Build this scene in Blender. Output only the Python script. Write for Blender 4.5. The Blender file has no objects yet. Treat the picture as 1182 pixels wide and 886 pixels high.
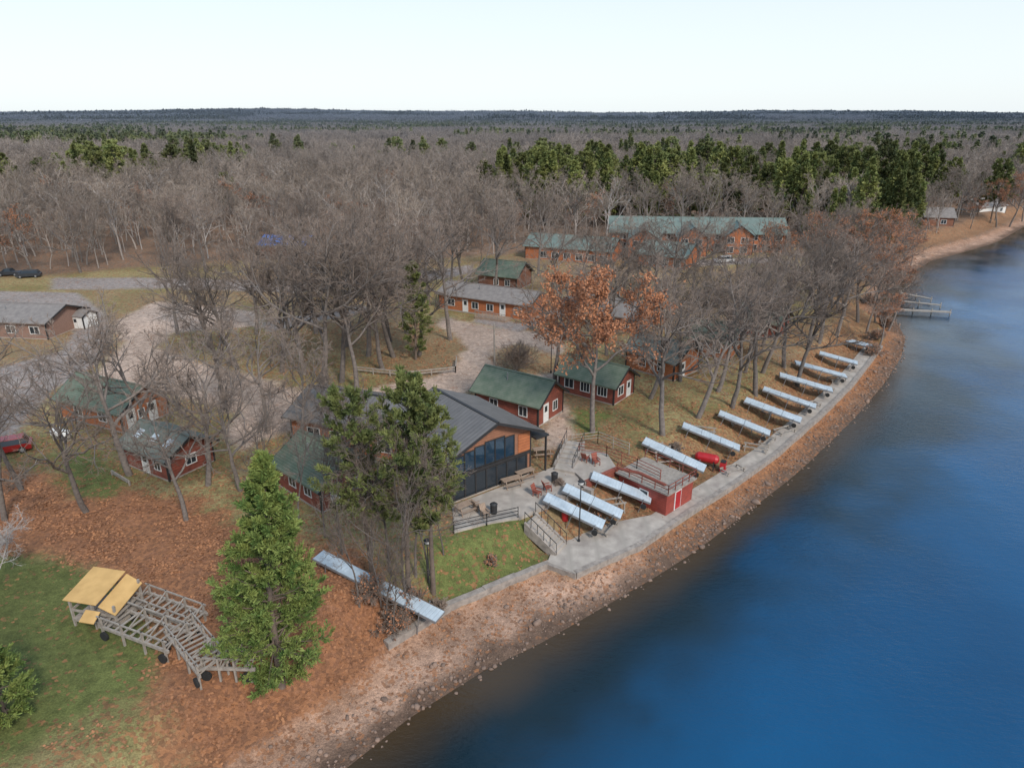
import bpy, math, random, bmesh
import numpy as np
from mathutils import Vector, Matrix
random.seed(7); rng=np.random.default_rng(7)
rad=math.radians
scene=bpy.context.scene
# ------------------------------------------------------------------ image pixel to world helpers
FP=799.0; CH=32.0; PT=rad(21.0); SP,CP=math.sin(PT),math.cos(PT)
def G(u,v,z=0.0):  # casts an image pixel through the camera onto a level plane
    dx=(u-591)/FP; dy=-(v-443)/FP
    wz=-SP+dy*CP; wy=CP+dy*SP
    t=(CH-z)/(-wz)
    return (dx*t, wy*t)
def sstep(a,b,x):
    t=np.clip((x-a)/(b-a),0,1); return t*t*(3-2*t)
def vnoise(x,y,seed=0):
    x=np.asarray(x,float); y=np.asarray(y,float)
    xi=np.floor(x).astype(np.int64); yi=np.floor(y).astype(np.int64)
    fx=x-xi; fy=y-yi; fx=fx*fx*(3-2*fx); fy=fy*fy*(3-2*fy)
    def h(a,b):
        n=(a*374761393+b*668265263+seed*1442695041)&0x7fffffff
        n=((n^(n>>13))*1274126177)&0x7fffffff
        n=(n^(n>>16))&0xffff
        return n/65535.0
    return (h(xi,yi)*(1-fx)+h(xi+1,yi)*fx)*(1-fy)+(h(xi,yi+1)*(1-fx)+h(xi+1,yi+1)*fx)*fy
def fbm(x,y,seed=0,o=4):
    s=0;a=0.5
    for i in range(o):
        s=s+a*vnoise(x*2**i,y*2**i,seed+i); a*=0.5
    return s/(1-0.5**o)
def sdist(poly,X,Y):
    X=np.asarray(X,float);Y=np.asarray(Y,float)
    d=np.full(X.shape,1e18); ins=np.zeros(X.shape,bool)
    n=len(poly)
    for i in range(n):
        x0,y0=poly[i]; x1,y1=poly[(i+1)%n]
        ex,ey=x1-x0,y1-y0; L=ex*ex+ey*ey+1e-12
        t=np.clip(((X-x0)*ex+(Y-y0)*ey)/L,0,1)
        d=np.minimum(d,(X-x0-t*ex)**2+(Y-y0-t*ey)**2)
        c=((y0>Y)!=(y1>Y))
        with np.errstate(divide='ignore',invalid='ignore'):
            xx=ex*(Y-y0)/(ey if ey!=0 else 1e-12)+x0
        ins^=(c&(X<xx))
    d=np.sqrt(d)
    return np.where(ins,d,-d)
WZ=-3.2
shore_px=[(330,940),(400,886),(470,830),(558,774),(625,742),(700,698),(762,662),(812,629),(866,588),(915,550),(955,513),(990,478),(1020,443),(1040,412),(1045,390),(1035,372),(1012,352),(1025,335),(1052,315),(1075,301),(1110,292),(1150,280),(1182,262),(1300,243)]
LAKE=[G(u,v,WZ) for u,v in shore_px]+[(900,400),(1500,300),(1500,-300),(-40,-300),(-40,0)]
wall_px=[(150,960),(230,900),(330,835),(425,774),(447,745),(520,699),(632,652),(665,663),(740,630),(800,590),(850,558),(900,522),(950,478),(985,443),(1003,420),(1018,400),(1022,385),(1012,368),(990,352),(1002,330),(1030,305),(1055,290),(1085,283),(1130,272),(1182,250),(1300,236)]
WALL=[G(u,v,-2.2) for u,v in wall_px]
UP=WALL+[(1000,440),(9000,900),(20000,30000),(-20000,30000),(-20000,-300),(-60,-300)]
def height(X,Y):
    X=np.asarray(X,float);Y=np.asarray(Y,float)
    s=-sdist(LAKE,X,Y); u=sdist(UP,X,Y)
    k=sstep(0,6,X)
    uw=0.5+2.6*k; sw=4.2+1.6*k
    up=-2.2+2.2*sstep(0,1,(u-uw)/sw)
    up=up+(fbm(X/9,Y/9,3,3)-0.5)*0.35*sstep(6,14,u)
    hill=sstep(250,1500,Y)*8*(fbm(X/400,Y/400,9,3)-0.45)+sstep(1400,5200,Y)*(-6+86*fbm(X/1700+3,Y/1900,5,4))
    up=up+hill
    be=WZ+0.55*np.clip(s/(s-np.minimum(u,0)+1e-6),0,1)
    wat=WZ-np.clip(-s*0.13,0,4)
    z=np.where(s<0,wat,be)
    w=sstep(-0.25,0.25,u)
    return z*(1-w)+up*w
def P(u,v,off=0.0):
    z=0.0
    for i in range(25):
        x,y=G(u,v,z+off); z+=0.6*(float(height(x,y))-z)
    x,y=G(u,v,z+off)
    return Vector((x,y,z+off))
def top_z(x,y,v):
    dy=-(v-443)/FP
    return CH+y/(CP+dy*SP)*(-SP+dy*CP)
# ------------------------------------------------------------------ materials
def newmat(name):
    m=bpy.data.materials.new(name); m.use_nodes=True
    nt=m.node_tree; b=nt.nodes['Principled BSDF']; return m,nt,b
def mix(nt,fac,a,b,mode='MIX'):
    n=nt.nodes.new('ShaderNodeMix'); n.data_type='RGBA'; n.blend_type=mode
    for s,v in ((0,fac),(6,a),(7,b)):
        if hasattr(v,'is_output'): nt.links.new(v,n.inputs[s])
        elif v is not None: n.inputs[s].default_value=v if s==0 else (*v,1)
    return n.outputs[2]
def noise(nt,scale,detail=4,coord=None,rough=0.55):
    n=nt.nodes.new('ShaderNodeTexNoise'); n.inputs['Scale'].default_value=scale
    n.inputs['Detail'].default_value=detail; n.inputs['Roughness'].default_value=rough
    if coord is not None: nt.links.new(coord,n.inputs['Vector'])
    return n.outputs['Fac']
def ramp(nt,inp,lo,hi):
    n=nt.nodes.new('ShaderNodeMapRange'); n.inputs[1].default_value=lo; n.inputs[2].default_value=hi
    nt.links.new(inp,n.inputs[0]); return n.outputs[0]
def pos(nt): return nt.nodes.new('ShaderNodeNewGeometry').outputs['Position']
def objc(nt): return nt.nodes.new('ShaderNodeTexCoord').outputs['Object']
def mat(name,c1,c2=None,scale=3,rough=0.8,metal=0,bump=0,stripes=None,bscale=None,scol=0.6,haze=False,rnd=0):
    m,nt,b=newmat(name)
    co=objc(nt)
    c2=c2 or tuple(x*0.75 for x in c1)
    f=ramp(nt,noise(nt,scale,5,co),0.3,0.7)
    col=mix(nt,f,c1,c2)
    h=None
    if stripes:
        sx=nt.nodes.new('ShaderNodeSeparateXYZ'); nt.links.new(co,sx.inputs[0])
        mm=nt.nodes.new('ShaderNodeMath'); mm.operation='DIVIDE'; mm.inputs[1].default_value=stripes[1]
        nt.links.new(sx.outputs[stripes[0]],mm.inputs[0])
        fr=nt.nodes.new('ShaderNodeMath'); fr.operation='FRACT'; nt.links.new(mm.outputs[0],fr.inputs[0])
        pp=nt.nodes.new('ShaderNodeMath'); pp.operation='PINGPONG'; pp.inputs[1].default_value=0.5; nt.links.new(fr.outputs[0],pp.inputs[0])
        h=ramp(nt,pp.outputs[0],0.0,0.16)
        col=mix(nt,h,tuple(x*scol for x in c1),col)
    if rnd:
        oi=nt.nodes.new('ShaderNodeObjectInfo')
        r=nt.nodes.new('ShaderNodeMapRange'); nt.links.new(oi.outputs['Random'],r.inputs[0]); r.inputs[3].default_value=1-rnd; r.inputs[4].default_value=1+rnd
        cm=nt.nodes.new('ShaderNodeVectorMath'); cm.operation='SCALE'; nt.links.new(col,cm.inputs[0]); nt.links.new(r.outputs[0],cm.inputs['Scale']); col=cm.outputs[0]
    if haze:  # distance haze painted into the base colour, growing with world Y
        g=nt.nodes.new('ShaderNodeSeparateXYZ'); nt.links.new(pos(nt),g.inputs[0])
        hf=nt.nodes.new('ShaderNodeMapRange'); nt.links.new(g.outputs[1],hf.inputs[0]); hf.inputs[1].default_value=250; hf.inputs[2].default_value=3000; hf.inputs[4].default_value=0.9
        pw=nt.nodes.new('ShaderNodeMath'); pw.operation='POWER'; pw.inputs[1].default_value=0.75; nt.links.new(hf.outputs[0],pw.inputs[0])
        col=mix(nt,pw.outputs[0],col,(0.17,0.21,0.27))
    nt.links.new(col,b.inputs['Base Color'])
    b.inputs['Roughness'].default_value=rough; b.inputs['Metallic'].default_value=metal
    if bump:
        bn=nt.nodes.new('ShaderNodeBump'); bn.inputs['Strength'].default_value=bump; bn.inputs['Distance'].default_value=0.05
        nt.links.new(h if h is not None else noise(nt,bscale or scale*3,4,co),bn.inputs['Height'])
        nt.links.new(bn.outputs[0],b.inputs['Normal'])
    return m
M={}
M['red']=mat('red_log_siding',(0.30,0.08,0.05),(0.16,0.048,0.034),1.5,0.7,stripes=(2,0.28),bump=0.6)
M['orange']=mat('cedar_siding',(0.48,0.165,0.065),(0.33,0.105,0.042),1.5,0.7,stripes=(2,0.3),bump=0.5)
M['brown']=mat('brown_siding',(0.26,0.11,0.065),(0.16,0.07,0.045),1.5,0.75,stripes=(2,0.25),bump=0.5)
M['lodgewood']=mat('lodge_wood_siding',(0.34,0.15,0.085),(0.22,0.10,0.06),1.5,0.7,stripes=(2,0.22),bump=0.5)
M['brick']=mat('brick_wall',(0.30,0.18,0.135),(0.22,0.13,0.10),4,0.85,stripes=(2,0.12))
M['green']=mat('green_shingles',(0.085,0.12,0.082),(0.16,0.18,0.135),1.3,0.85,stripes=(2,0.14),bump=0.4,scol=0.75)
M['ggreen']=mat('weathered_shingles',(0.18,0.195,0.17),(0.10,0.12,0.105),1.3,0.85,stripes=(2,0.14),bump=0.4,scol=0.75)
M['teal']=mat('condo_green_roof',(0.165,0.205,0.18),(0.105,0.145,0.125),0.6,0.7,stripes=(2,0.2),scol=0.8)
M['greyroof']=mat('grey_shingles',(0.25,0.22,0.20),(0.16,0.14,0.13),1.5,0.85,stripes=(2,0.14),bump=0.3,scol=0.8)
M['metalroof']=mat('standing_seam_roof',(0.18,0.165,0.155),(0.12,0.11,0.105),0.8,0.5,metal=0.1,stripes=(1,0.45),bump=0.7)
M['blueroof']=mat('blue_metal_roof',(0.05,0.12,0.40),(0.07,0.16,0.42),1,0.5)
M['dark']=mat('dark_trim',(0.03,0.028,0.03),(0.02,0.02,0.02),2,0.6)
M['white']=mat('white_paint',(0.74,0.73,0.70),(0.6,0.59,0.57),4,0.5)
M['wood']=mat('weathered_wood',(0.36,0.315,0.27),(0.22,0.19,0.165),3,0.85,bump=0.3)
M['deck']=mat('deck_boards',(0.36,0.26,0.19),(0.25,0.18,0.135),2,0.8,stripes=(0,0.15),bump=0.3)
M['alu']=mat('aluminium_decking',(0.55,0.62,0.67),(0.38,0.44,0.49),0.9,0.5,metal=0.1,stripes=(0,0.3),bump=0.3,scol=0.8)
M['frame']=mat('galvanised_frame',(0.30,0.30,0.31),None,3,0.5,metal=0.4)
M['conc']=mat('concrete',(0.46,0.405,0.35),(0.28,0.24,0.21),0.9,0.9,bump=0.2,bscale=12,stripes=(0,2.4),scol=0.7)
M['stone']=mat('stone_wall',(0.36,0.31,0.27),(0.20,0.17,0.15),2.2,0.9,bump=0.8,bscale=4)
M['rock']=mat('shore_rock',(0.30,0.20,0.15),(0.13,0.09,0.07),0.9,0.9,bump=0.5,bscale=6)
M['redpaint']=mat('red_paint',(0.36,0.065,0.045),(0.22,0.045,0.033),2,0.6,stripes=(2,0.25))
M['redgloss']=mat('red_tank_paint',(0.45,0.02,0.025),None,2,0.3)
M['tan']=mat('tan_canvas',(0.60,0.37,0.14),(0.44,0.265,0.095),1,0.8)
M['rubber']=mat('rubber',(0.02,0.02,0.02),None,2,0.9)
M['carred']=mat('car_paint_red',(0.30,0.02,0.02),None,1,0.25)
M['carwhite']=mat('car_paint_white',(0.65,0.65,0.65),None,1,0.25)
M['cardark']=mat('car_paint_dark',(0.04,0.045,0.055),None,1,0.25)
M['bark']=mat('oak_bark',(0.11,0.09,0.08),(0.205,0.175,0.155),2.5,0.95,rnd=0.3)
M['otwig']=mat('oak_twigs',(0.185,0.135,0.105),(0.25,0.195,0.16),0.3,0.95,rnd=0.35)
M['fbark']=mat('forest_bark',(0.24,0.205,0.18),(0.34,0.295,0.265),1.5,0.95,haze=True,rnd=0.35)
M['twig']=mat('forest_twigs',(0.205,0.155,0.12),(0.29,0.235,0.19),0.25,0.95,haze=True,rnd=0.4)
M['pale']=mat('pale_bark',(0.46,0.42,0.39),(0.30,0.27,0.255),2.5,0.9)
M['pbark']=mat('pine_bark',(0.19,0.14,0.11),(0.11,0.085,0.07),2.5,0.95)
def leafmat(name,c1,c2,scale,haze=False,rnd=0.0):
    m=mat(name,c1,c2,scale,0.75,haze=haze,rnd=rnd)
    b=m.node_tree.nodes['Principled BSDF']
    b.inputs['Specular IOR Level'].default_value=0.25
    return m
M['needle']=leafmat('pine_needles',(0.055,0.115,0.028),(0.26,0.295,0.08),1.1)
M['needle2']=leafmat('white_pine_needles',(0.06,0.09,0.03),(0.21,0.22,0.07),0.8)
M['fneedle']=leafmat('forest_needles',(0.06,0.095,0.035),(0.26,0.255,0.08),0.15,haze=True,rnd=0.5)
M['rust']=leafmat('rust_oak_leaves',(0.45,0.20,0.10),(0.28,0.115,0.06),0.7,rnd=0.15)
M['litter']=leafmat('fallen_oak_leaves',(0.43,0.20,0.095),(0.20,0.095,0.055),0.6)
m,nt,b=newmat('window_glass'); b.inputs['Base Color'].default_value=(0.025,0.032,0.04,1); b.inputs['Roughness'].default_value=0.06; M['glass']=m
m,nt,b=newmat('blue_glass'); b.inputs['Base Color'].default_value=(0.015,0.035,0.06,1); b.inputs['Roughness'].default_value=0.05; b.inputs['Specular IOR Level'].default_value=0.8; M['bglass']=m
# ------------------------------------------------------------------ mesh tools
def mesh_np(name,V,Q,mats,mi=None,smooth=False):
    me=bpy.data.meshes.new(name); V=np.asarray(V,np.float32); Q=np.asarray(Q,np.int32)
    me.vertices.add(len(V)); me.vertices.foreach_set('co',V.ravel())
    me.loops.add(len(Q)*4); me.loops.foreach_set('vertex_index',Q.ravel())
    me.polygons.add(len(Q)); me.polygons.foreach_set('loop_start',np.arange(0,len(Q)*4,4,dtype=np.int32))
    for k in mats: me.materials.append(k)
    if mi is not None: me.polygons.foreach_set('material_index',np.asarray(mi,np.int32))
    if smooth: me.polygons.foreach_set('use_smooth',np.ones(len(Q),bool))
    me.update(calc_edges=True); return me
def link(o,parent=None):
    scene.collection.objects.link(o)
    if parent: o.parent=parent
    return o
def empty(name,loc=(0,0,0),rot=0):
    e=bpy.data.objects.new(name,None); e.location=loc; e.rotation_euler=(0,0,rot); e.empty_display_size=0.5
    return link(e)
class MB:
    def __init__(s): s.v=[];s.f=[];s.m=[];s.mats=[]
    def mid(s,k):
        mm=M[k]
        if mm not in s.mats: s.mats.append(mm)
        return s.mats.index(mm)
    def hexa(s,b,t,k):
        n=len(s.v); s.v+=[tuple(p) for p in b]+[tuple(p) for p in t]; i=s.mid(k)
        q=len(b)
        s.f.append([n+j for j in reversed(range(q))]); s.f.append([n+q+j for j in range(q)])
        for j in range(q): s.f.append([n+j,n+(j+1)%q,n+q+(j+1)%q,n+q+j])
        s.m+=[i]*(q+2)
    def box(s,x0,x1,y0,y1,z0,z1,k):
        s.hexa([(x0,y0,z0),(x1,y0,z0),(x1,y1,z0),(x0,y1,z0)],[(x0,y0,z1),(x1,y0,z1),(x1,y1,z1),(x0,y1,z1)],k)
    def cyl(s,p0,p1,r0,r1,n,k):
        p0=Vector(p0);p1=Vector(p1);d=(p1-p0).normalized()
        a=d.cross(Vector((0,0,1)) if abs(d.z)<0.9 else Vector((1,0,0))).normalized(); c=d.cross(a)
        f=lambda p,r:[p+(a*math.cos(t)+c*math.sin(t))*r for t in [2*math.pi*j/n for j in range(n)]]
        s.hexa(f(p0,r0),f(p1,r1),k)
    def bar(s,p0,p1,w,h,k):
        p0=Vector(p0);p1=Vector(p1);d=(p1-p0).normalized()
        a=d.cross(Vector((0,0,1)) if abs(d.z)<0.95 else Vector((1,0,0))).normalized()*w/2; c=a.cross(d).normalized()*h/2
        f=lambda p:[p-a-c,p+a-c,p+a+c,p-a+c]
        s.hexa(f(p0),f(p1),k)
    def obj(s,name,parent=None,loc=None,rot=None):
        me=bpy.data.meshes.new(name); me.from_pydata([tuple(x) for x in s.v],[],s.f)
        for k in s.mats: me.materials.append(k)
        me.polygons.foreach_set('material_index',s.m); me.update()
        bm=bmesh.new(); bm.from_mesh(me); bmesh.ops.recalc_face_normals(bm,faces=bm.faces); bm.to_mesh(me); bm.free()
        o=bpy.data.objects.new(name,me); link(o,parent)
        if loc is not None: o.location=loc
        if rot is not None: o.rotation_euler=(0,0,rot)
        return o
# ------------------------------------------------------------------ tree generators
def nrm(a): return a/(np.linalg.norm(a,axis=-1,keepdims=True)+1e-9)
class TG:
    def __init__(s,seed): s.r=np.random.default_rng(seed); s.V=[];s.Q=[];s.I=[];s.n=0
    def add(s,V,Q,mi):
        s.V.append(V); s.Q.append(Q+s.n); s.I.append(np.full(len(Q),mi)); s.n+=len(V)
    def grow(s,st,d,L,r0,r1,nseg,wob,up):
        pts=[st]; d=nrm(d)
        for i in range(nseg):
            d=d+s.r.normal(0,wob,d.shape); d[:,2]+=up; d=nrm(d)
            pts.append(pts[-1]+d*(L/nseg)[:,None])
        Pp=np.stack(pts,1); t=np.linspace(0,1,nseg+1)[None,:]
        return Pp,r0[:,None]*(1-t)+r1[:,None]*t
    def tube(s,Pp,R,k,mi):
        B,n,_=Pp.shape
        T=np.empty_like(Pp); T[:,:-1]=Pp[:,1:]-Pp[:,:-1]; T[:,-1]=T[:,-2]; T=nrm(T)
        ref=np.where(np.abs(T[:,:1,2:3])<0.9,np.array([0,0,1.0]),np.array([1.0,0,0]))
        a=nrm(np.cross(T,np.broadcast_to(ref,T.shape))); c=np.cross(T,a)
        an=np.arange(k)*2*math.pi/k
        V=Pp[:,:,None,:]+(a[:,:,None,:]*np.cos(an)[None,None,:,None]+c[:,:,None,:]*np.sin(an)[None,None,:,None])*R[:,:,None,None]
        idx=np.arange(B*n*k).reshape(B,n,k)
        i0=idx[:,:-1,:]; i1=np.roll(i0,-1,axis=2); j0=idx[:,1:,:]; j1=np.roll(j0,-1,axis=2)
        s.add(V.reshape(-1,3),np.stack([i0,i1,j1,j0],-1).reshape(-1,4),mi)
    def kids(s,Pp,R,L,n,t0,t1,a0,a1,lr,even=False):
        B,m,_=Pp.shape; m-=1
        if even: t=(np.arange(n)+s.r.uniform(0,1,(B,n)))/n*(t1-t0)+t0
        else: t=s.r.uniform(t0,t1,(B,n))
        f=t*m; i=np.minimum(f.astype(int),m-1); fr=(f-i)[...,None]
        b=np.arange(B)[:,None]
        p=Pp[b,i]*(1-fr)+Pp[b,i+1]*fr; pd=nrm(Pp[b,i+1]-Pp[b,i])
        r=R[b,i]*(1-fr[...,0])+R[b,i+1]*fr[...,0]
        q=s.r.normal(size=pd.shape); q-= (q*pd).sum(-1,keepdims=True)*pd; q=nrm(q)
        a=s.r.uniform(a0,a1,t.shape)[...,None]
        d=np.cos(a)*pd+np.sin(a)*q
        l=L[:,None]*lr*(1.15-0.6*t)*s.r.uniform(0.7,1.2,t.shape)
        return p.reshape(-1,3),d.reshape(-1,3),l.ravel(),r.ravel(),t.ravel()
    def blades(s,p,d,L,w,mi):
        q=nrm(np.cross(d,s.r.normal(size=d.shape)))
        L=L[:,None]; a=q*(w/2)[:,None]
        V=np.stack([p-a*0.6,p+a*0.6,p+d*L+a,p+d*L-a],1).reshape(-1,3)
        s.add(V,np.arange(len(V)).reshape(-1,4),mi)
    def mesh(s,name,mats): return mesh_np(name,np.concatenate(s.V),np.concatenate(s.Q),mats,np.concatenate(s.I))
def bare_tree(name,seed,H=18,spread=1.0,n=(10,7,7,6),barkm='bark',twigm='otwig',leaves=0,fork=0.4,tr=0.33,leafm='rust',tw=1.0,ns4=1,k3=3,lean=0.06):
    g=TG(seed); A=lambda x:np.array([x],float)
    d=np.array([[g.r.normal(0,lean),g.r.normal(0,lean),1.0]])
    Pp,R=g.grow(np.array([[0,0,-0.3]]),d,A(H*0.80),A(tr),A(tr*0.15),9,0.07,0.05); g.tube(Pp,R,7,0)
    st,d,l,r,t=g.kids(Pp,R,A(H*0.62),n[0],fork,1.0,0.55*spread,1.15*spread,1.0,True)
    l=l*(0.75+0.25*spread)
    P1,R1=g.grow(st,d,l,np.minimum(r*0.8,tr*0.55),r*0.14+0.02,7,0.16,0.07); g.tube(P1,R1,5,0)
    st,d,l2,r,t=g.kids(P1,R1,l,n[1],0.2,1,0.4,1.1,0.5,True)
    P2,R2=g.grow(st,d,l2,r*0.75,r*0.1+0.013*tw,5,0.2,0.05); g.tube(P2,R2,4,0)
    st,d,l3,r,t=g.kids(P2,R2,l2,n[2],0.2,1,0.4,1.1,0.5,True)
    P3,R3=g.grow(st,d,l3,np.maximum(r*0.6,0.016*tw),np.full(len(r),0.010*tw),k3,0.18,0.04); g.tube(P3,R3,3,1)
    st,d,l4,r,t=g.kids(P3,R3,l3,n[3],0.15,1,0.4,1.0,0.6)
    l4=np.maximum(l4,0.4)
    P4,R4=g.grow(st,d,l4,np.full(len(r),0.013*tw),np.full(len(r),0.006*tw),ns4,0.15,0.02); g.tube(P4,R4,3,1)
    if leaves:
        k=g.r.integers(0,len(P4),leaves); p=P4[k,g.r.integers(0,ns4+1,leaves)]+g.r.normal(0,0.15,(leaves,3))
        cl=np.sin(p[:,0]*1.3+seed)+np.sin(p[:,1]*1.7)+np.sin(p[:,2]*1.5+1); p=p[cl>-0.9]
        g.blades(p,nrm(g.r.normal(size=p.shape)+[0,0,-0.4]),g.r.uniform(0.14,0.26,len(p)),g.r.uniform(0.12,0.2,len(p)),2)
    return g.mesh(name,[M[barkm],M[twigm],M[leafm]])
def conifer(name,seed,H,Rr,c0,nb,nbl,nn,bl,bw,up,shape=1.0,mk='needle',tr=0.25,irr=0.3,lean=0.0,k0=0.25,blr=0.45,tip=0.05):
    g=TG(seed); A=lambda x:np.array([x],float)
    Pp,R=g.grow(np.array([[0,0,-0.3]]),np.array([[lean,0,1.0]]),A(H*1.0),A(tr),A(0.02),10,0.02,0.03); g.tube(Pp,R,7,0)
    t=np.sort(g.r.uniform(c0,0.99,nb)); f=t*10; i=np.minimum(f.astype(int),9); fr=(f-i)[:,None]
    st=Pp[0,i]*(1-fr)+Pp[0,i+1]*fr
    az=np.arange(nb)*2.399+g.r.normal(0,0.4,nb)
    rel=(t-c0)/(1-c0)
    prof=np.clip((1-rel**1.3),0.05,1)**shape*np.clip(0.45+rel*3.0,0,1)
    L=Rr*prof*g.r.uniform(1-irr,1.08,nb)
    el=up+0.5*rel
    d=np.stack([np.cos(az)*np.cos(el),np.sin(az)*np.cos(el),np.sin(el)],1)
    P1,R1=g.grow(st,d,L,0.02+0.025*L/2,np.full(nb,0.01),5,0.06,tip); g.tube(P1,R1,4,0)
    st,d,l2,r,t2=g.kids(P1,R1,L,nbl,k0,1,0.5,1.0,blr,True)
    d[:,2]=d[:,2]*0.5+0.12; l2=np.maximum(l2,0.3)
    P2,R2=g.grow(st,d,l2,np.full(len(l2),0.012),np.full(len(l2),0.005),3,0.08,0.03); g.tube(P2,R2,3,0)
    for PP,cnt in ((P2,nn),(P1[:,3:],nn)):
        B,m,_=PP.shape
        t=g.r.uniform(0.1,1,(B,cnt))*(m-1); i=np.minimum(t.astype(int),m-2); fr=(t-i)[...,None]; b=np.arange(B)[:,None]
        p=PP[b,i]*(1-fr)+PP[b,i+1]*fr; dd=nrm(PP[b,i+1]-PP[b,i])
        dn=nrm(dd*0.9+nrm(g.r.normal(size=dd.shape))*0.8+[0,0,0.25])
        p=p.reshape(-1,3); dn=dn.reshape(-1,3)
        g.blades(p+g.r.normal(0,0.03,p.shape),dn,g.r.uniform(0.6,1.1,len(p))*bl,g.r.uniform(0.7,1.2,len(p))*bw,1)
    return g.mesh(name,[M['pbark'],M[mk]])
OAK=[bare_tree('oak_mesh',11+i,18,[1.0,1.15,0.9,1.1,0.8,1.2,1.0][i],(11,7,6,5),tw=1.35,lean=0.1,tr=0.36) for i in range(7)]
SLIM=[bare_tree('slim_mesh',31+i,18,0.72,(10,6,6,5),fork=0.45,tr=0.2) for i in range(3)]
RUST=[bare_tree('rust_mesh',51+i,18,1.05,(11,7,7,7),leaves=15000) for i in range(2)]
RUSTS=[bare_tree('rust_sparse_mesh',61+i,18,1.0,(10,6,6,5),leaves=3000,tw=1.3) for i in range(2)]
FOR=[bare_tree('forest_mesh',71+i,17,0.72,(8,6,5,4),'pale' if i==3 else 'fbark','twig',fork=0.35,tr=0.22,tw=2.2,k3=2) for i in range(4)]
FRUS=bare_tree('forest_russet_mesh',81,13,1.0,(8,5,5,4),'fbark','twig',fork=0.3,tr=0.2,tw=1.8,k3=2,leaves=1500)
FCON=[conifer('fcon_mesh',91+i,20,[3.6,4.6,5.2][i],[0.12,0.25,0.35][i],60,7,10,0.75,0.28,0.05,shape=[1,0.7,0.5][i],mk='fneedle') for i in range(3)]
def place_tree(name,u,v,vt,meshes,i=None,sc=1.0):
    p=P(u,v); hgt=top_z(p.x,p.y,vt)-p.z
    me=meshes[i if i is not None else random.randrange(len(meshes))]
    if not me.get('hh'): me['hh']=float(max(x.co.z for x in me.vertices))
    s=hgt/me['hh']
    o=bpy.data.objects.new(name,me); o.location=p; o.scale=(s*sc,s*sc,s)
    o.rotation_euler=(0,0,random.uniform(0,6.28)); link(o); return o
# ------------------------------------------------------------------ ground
def axis(segs): return np.unique(np.round(np.concatenate(segs),3))
xs=axis([-95-np.geomspace(1,12000,60),np.arange(-95,110,0.6),np.arange(110,230,1.6),230+np.geomspace(1,14000,60)])
ys=axis([np.arange(-60,18,6),np.arange(18,135,0.6),np.arange(135,330,1.6),330+np.geomspace(2,14000,90)])
XX,YY=np.meshgrid(xs,ys); X=XX.ravel();Y=YY.ravel()
Z=height(X,Y)
def pg(l,z=0): return [G(u,v,z) for u,v in l]
GROUNDS=pg([(-500,330),(-100,322),(60,318),(200,304),(300,300),(450,302),(600,292),(700,296),(900,280),(990,296),(1010,320),(1050,330),(1060,420),(1000,600),(700,1000),(-500,1000),(-900,600)])
GREEN=[pg([(-80,636),(60,642),(115,662),(172,708),(185,760),(160,800),(-80,930)]),pg([(488,645),(540,606),(612,598),(632,650),(520,694),(492,688)],-1.2),
       pg([(640,486),(668,470),(705,476),(690,500),(650,498)]),pg([(60,528),(100,520),(150,555),(120,580),(70,560)])]
LITTER=pg([(-200,530),(60,545),(150,565),(250,590),(330,620),(430,640),(470,700),(440,760),(400,860),(200,900),(170,760),(160,715),(110,668),(60,648),(-200,640)],-0.3)
DIRT=[pg([(255,500),(290,462),(340,448),(420,448),(490,436),(522,424),(538,404),(528,388),(500,374),(515,366),(545,372),(575,380),(640,384),(652,400),(640,412),(626,404),(600,396),(575,402),(568,415),(580,432),(620,432),(648,425),(650,445),(600,450),(548,448),(524,462),(470,470),(400,482),(330,500),(280,520)]),
      pg([(100,440),(140,400),(130,372),(180,348),(300,358),(300,376),(200,384),(185,400),(225,418),(300,434),(345,450),(300,485),(190,455)]),
      pg([(636,470),(650,462),(664,500),(640,520),(625,512)])]
ASPH=[pg([(-300,345),(0,336),(90,338),(120,360),(128,385),(115,420),(60,452),(20,500),(-100,560),(-400,560),(-300,440),(0,425),(70,405),(85,385),(60,360),(0,355),(-300,360)]),
      pg([(60,320),(200,320),(330,324),(500,312),(545,306),(548,314),(500,323),(340,338),(200,333),(60,334)]),
      pg([(545,372),(600,384),(660,360),(700,330),(690,328),(650,350),(600,374),(552,362)]),
      pg([(300,372),(420,352),(430,358),(310,384)]),
      pg([(800,300),(900,296),(905,302),(805,308)])]
n1=fbm(X/6,Y/6,21,4); n2=fbm(X/1.8,Y/1.8,31,3); n3=fbm(X/25,Y/25,41,3)
def wgt(poly,soft=0.8,ns=1.2): return sstep(-soft,soft,sdist(poly,X,Y)+(n2-0.5)*ns)
C=np.zeros((len(X),3)); C[:]=(0.20,0.145,0.108)
C*= (0.75+0.5*n3)[:,None]
leaf=np.full(len(X),0.45)
def lay(w,c,lf=None):
    global C,leaf
    w3=w[:,None]; C=C*(1-w3)+np.asarray(c)*w3
    if lf is not None: leaf=leaf*(1-w)+lf*w
lawn=np.array([0.31,0.255,0.125])*(1-sstep(0.38,0.66,n1))[:,None]+np.array([0.21,0.185,0.078])*sstep(0.38,0.66,n1)[:,None]
lawn=lawn*(1-sstep(0.40,0.60,n3)[:,None]*0.6)+np.array([0.26,0.175,0.115])*sstep(0.40,0.60,n3)[:,None]*0.6
lay(wgt(GROUNDS,3,4),lawn,0.36)
lay(wgt(LITTER,1.2,4),np.array([0.27,0.13,0.075])*(0.6+0.8*n2)[:,None],0.9)
for gi0,p in enumerate(GREEN): lay(wgt(p,1,2.5),np.array([0.12,0.135,0.045])*(0.65+0.7*n1)[:,None],0.10 if gi0==0 else 0.18)
for p in DIRT: lay(wgt(p,0.8,1.8),np.array([0.45,0.335,0.27])*(0.72+0.55*n1)[:,None],0.06)
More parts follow.
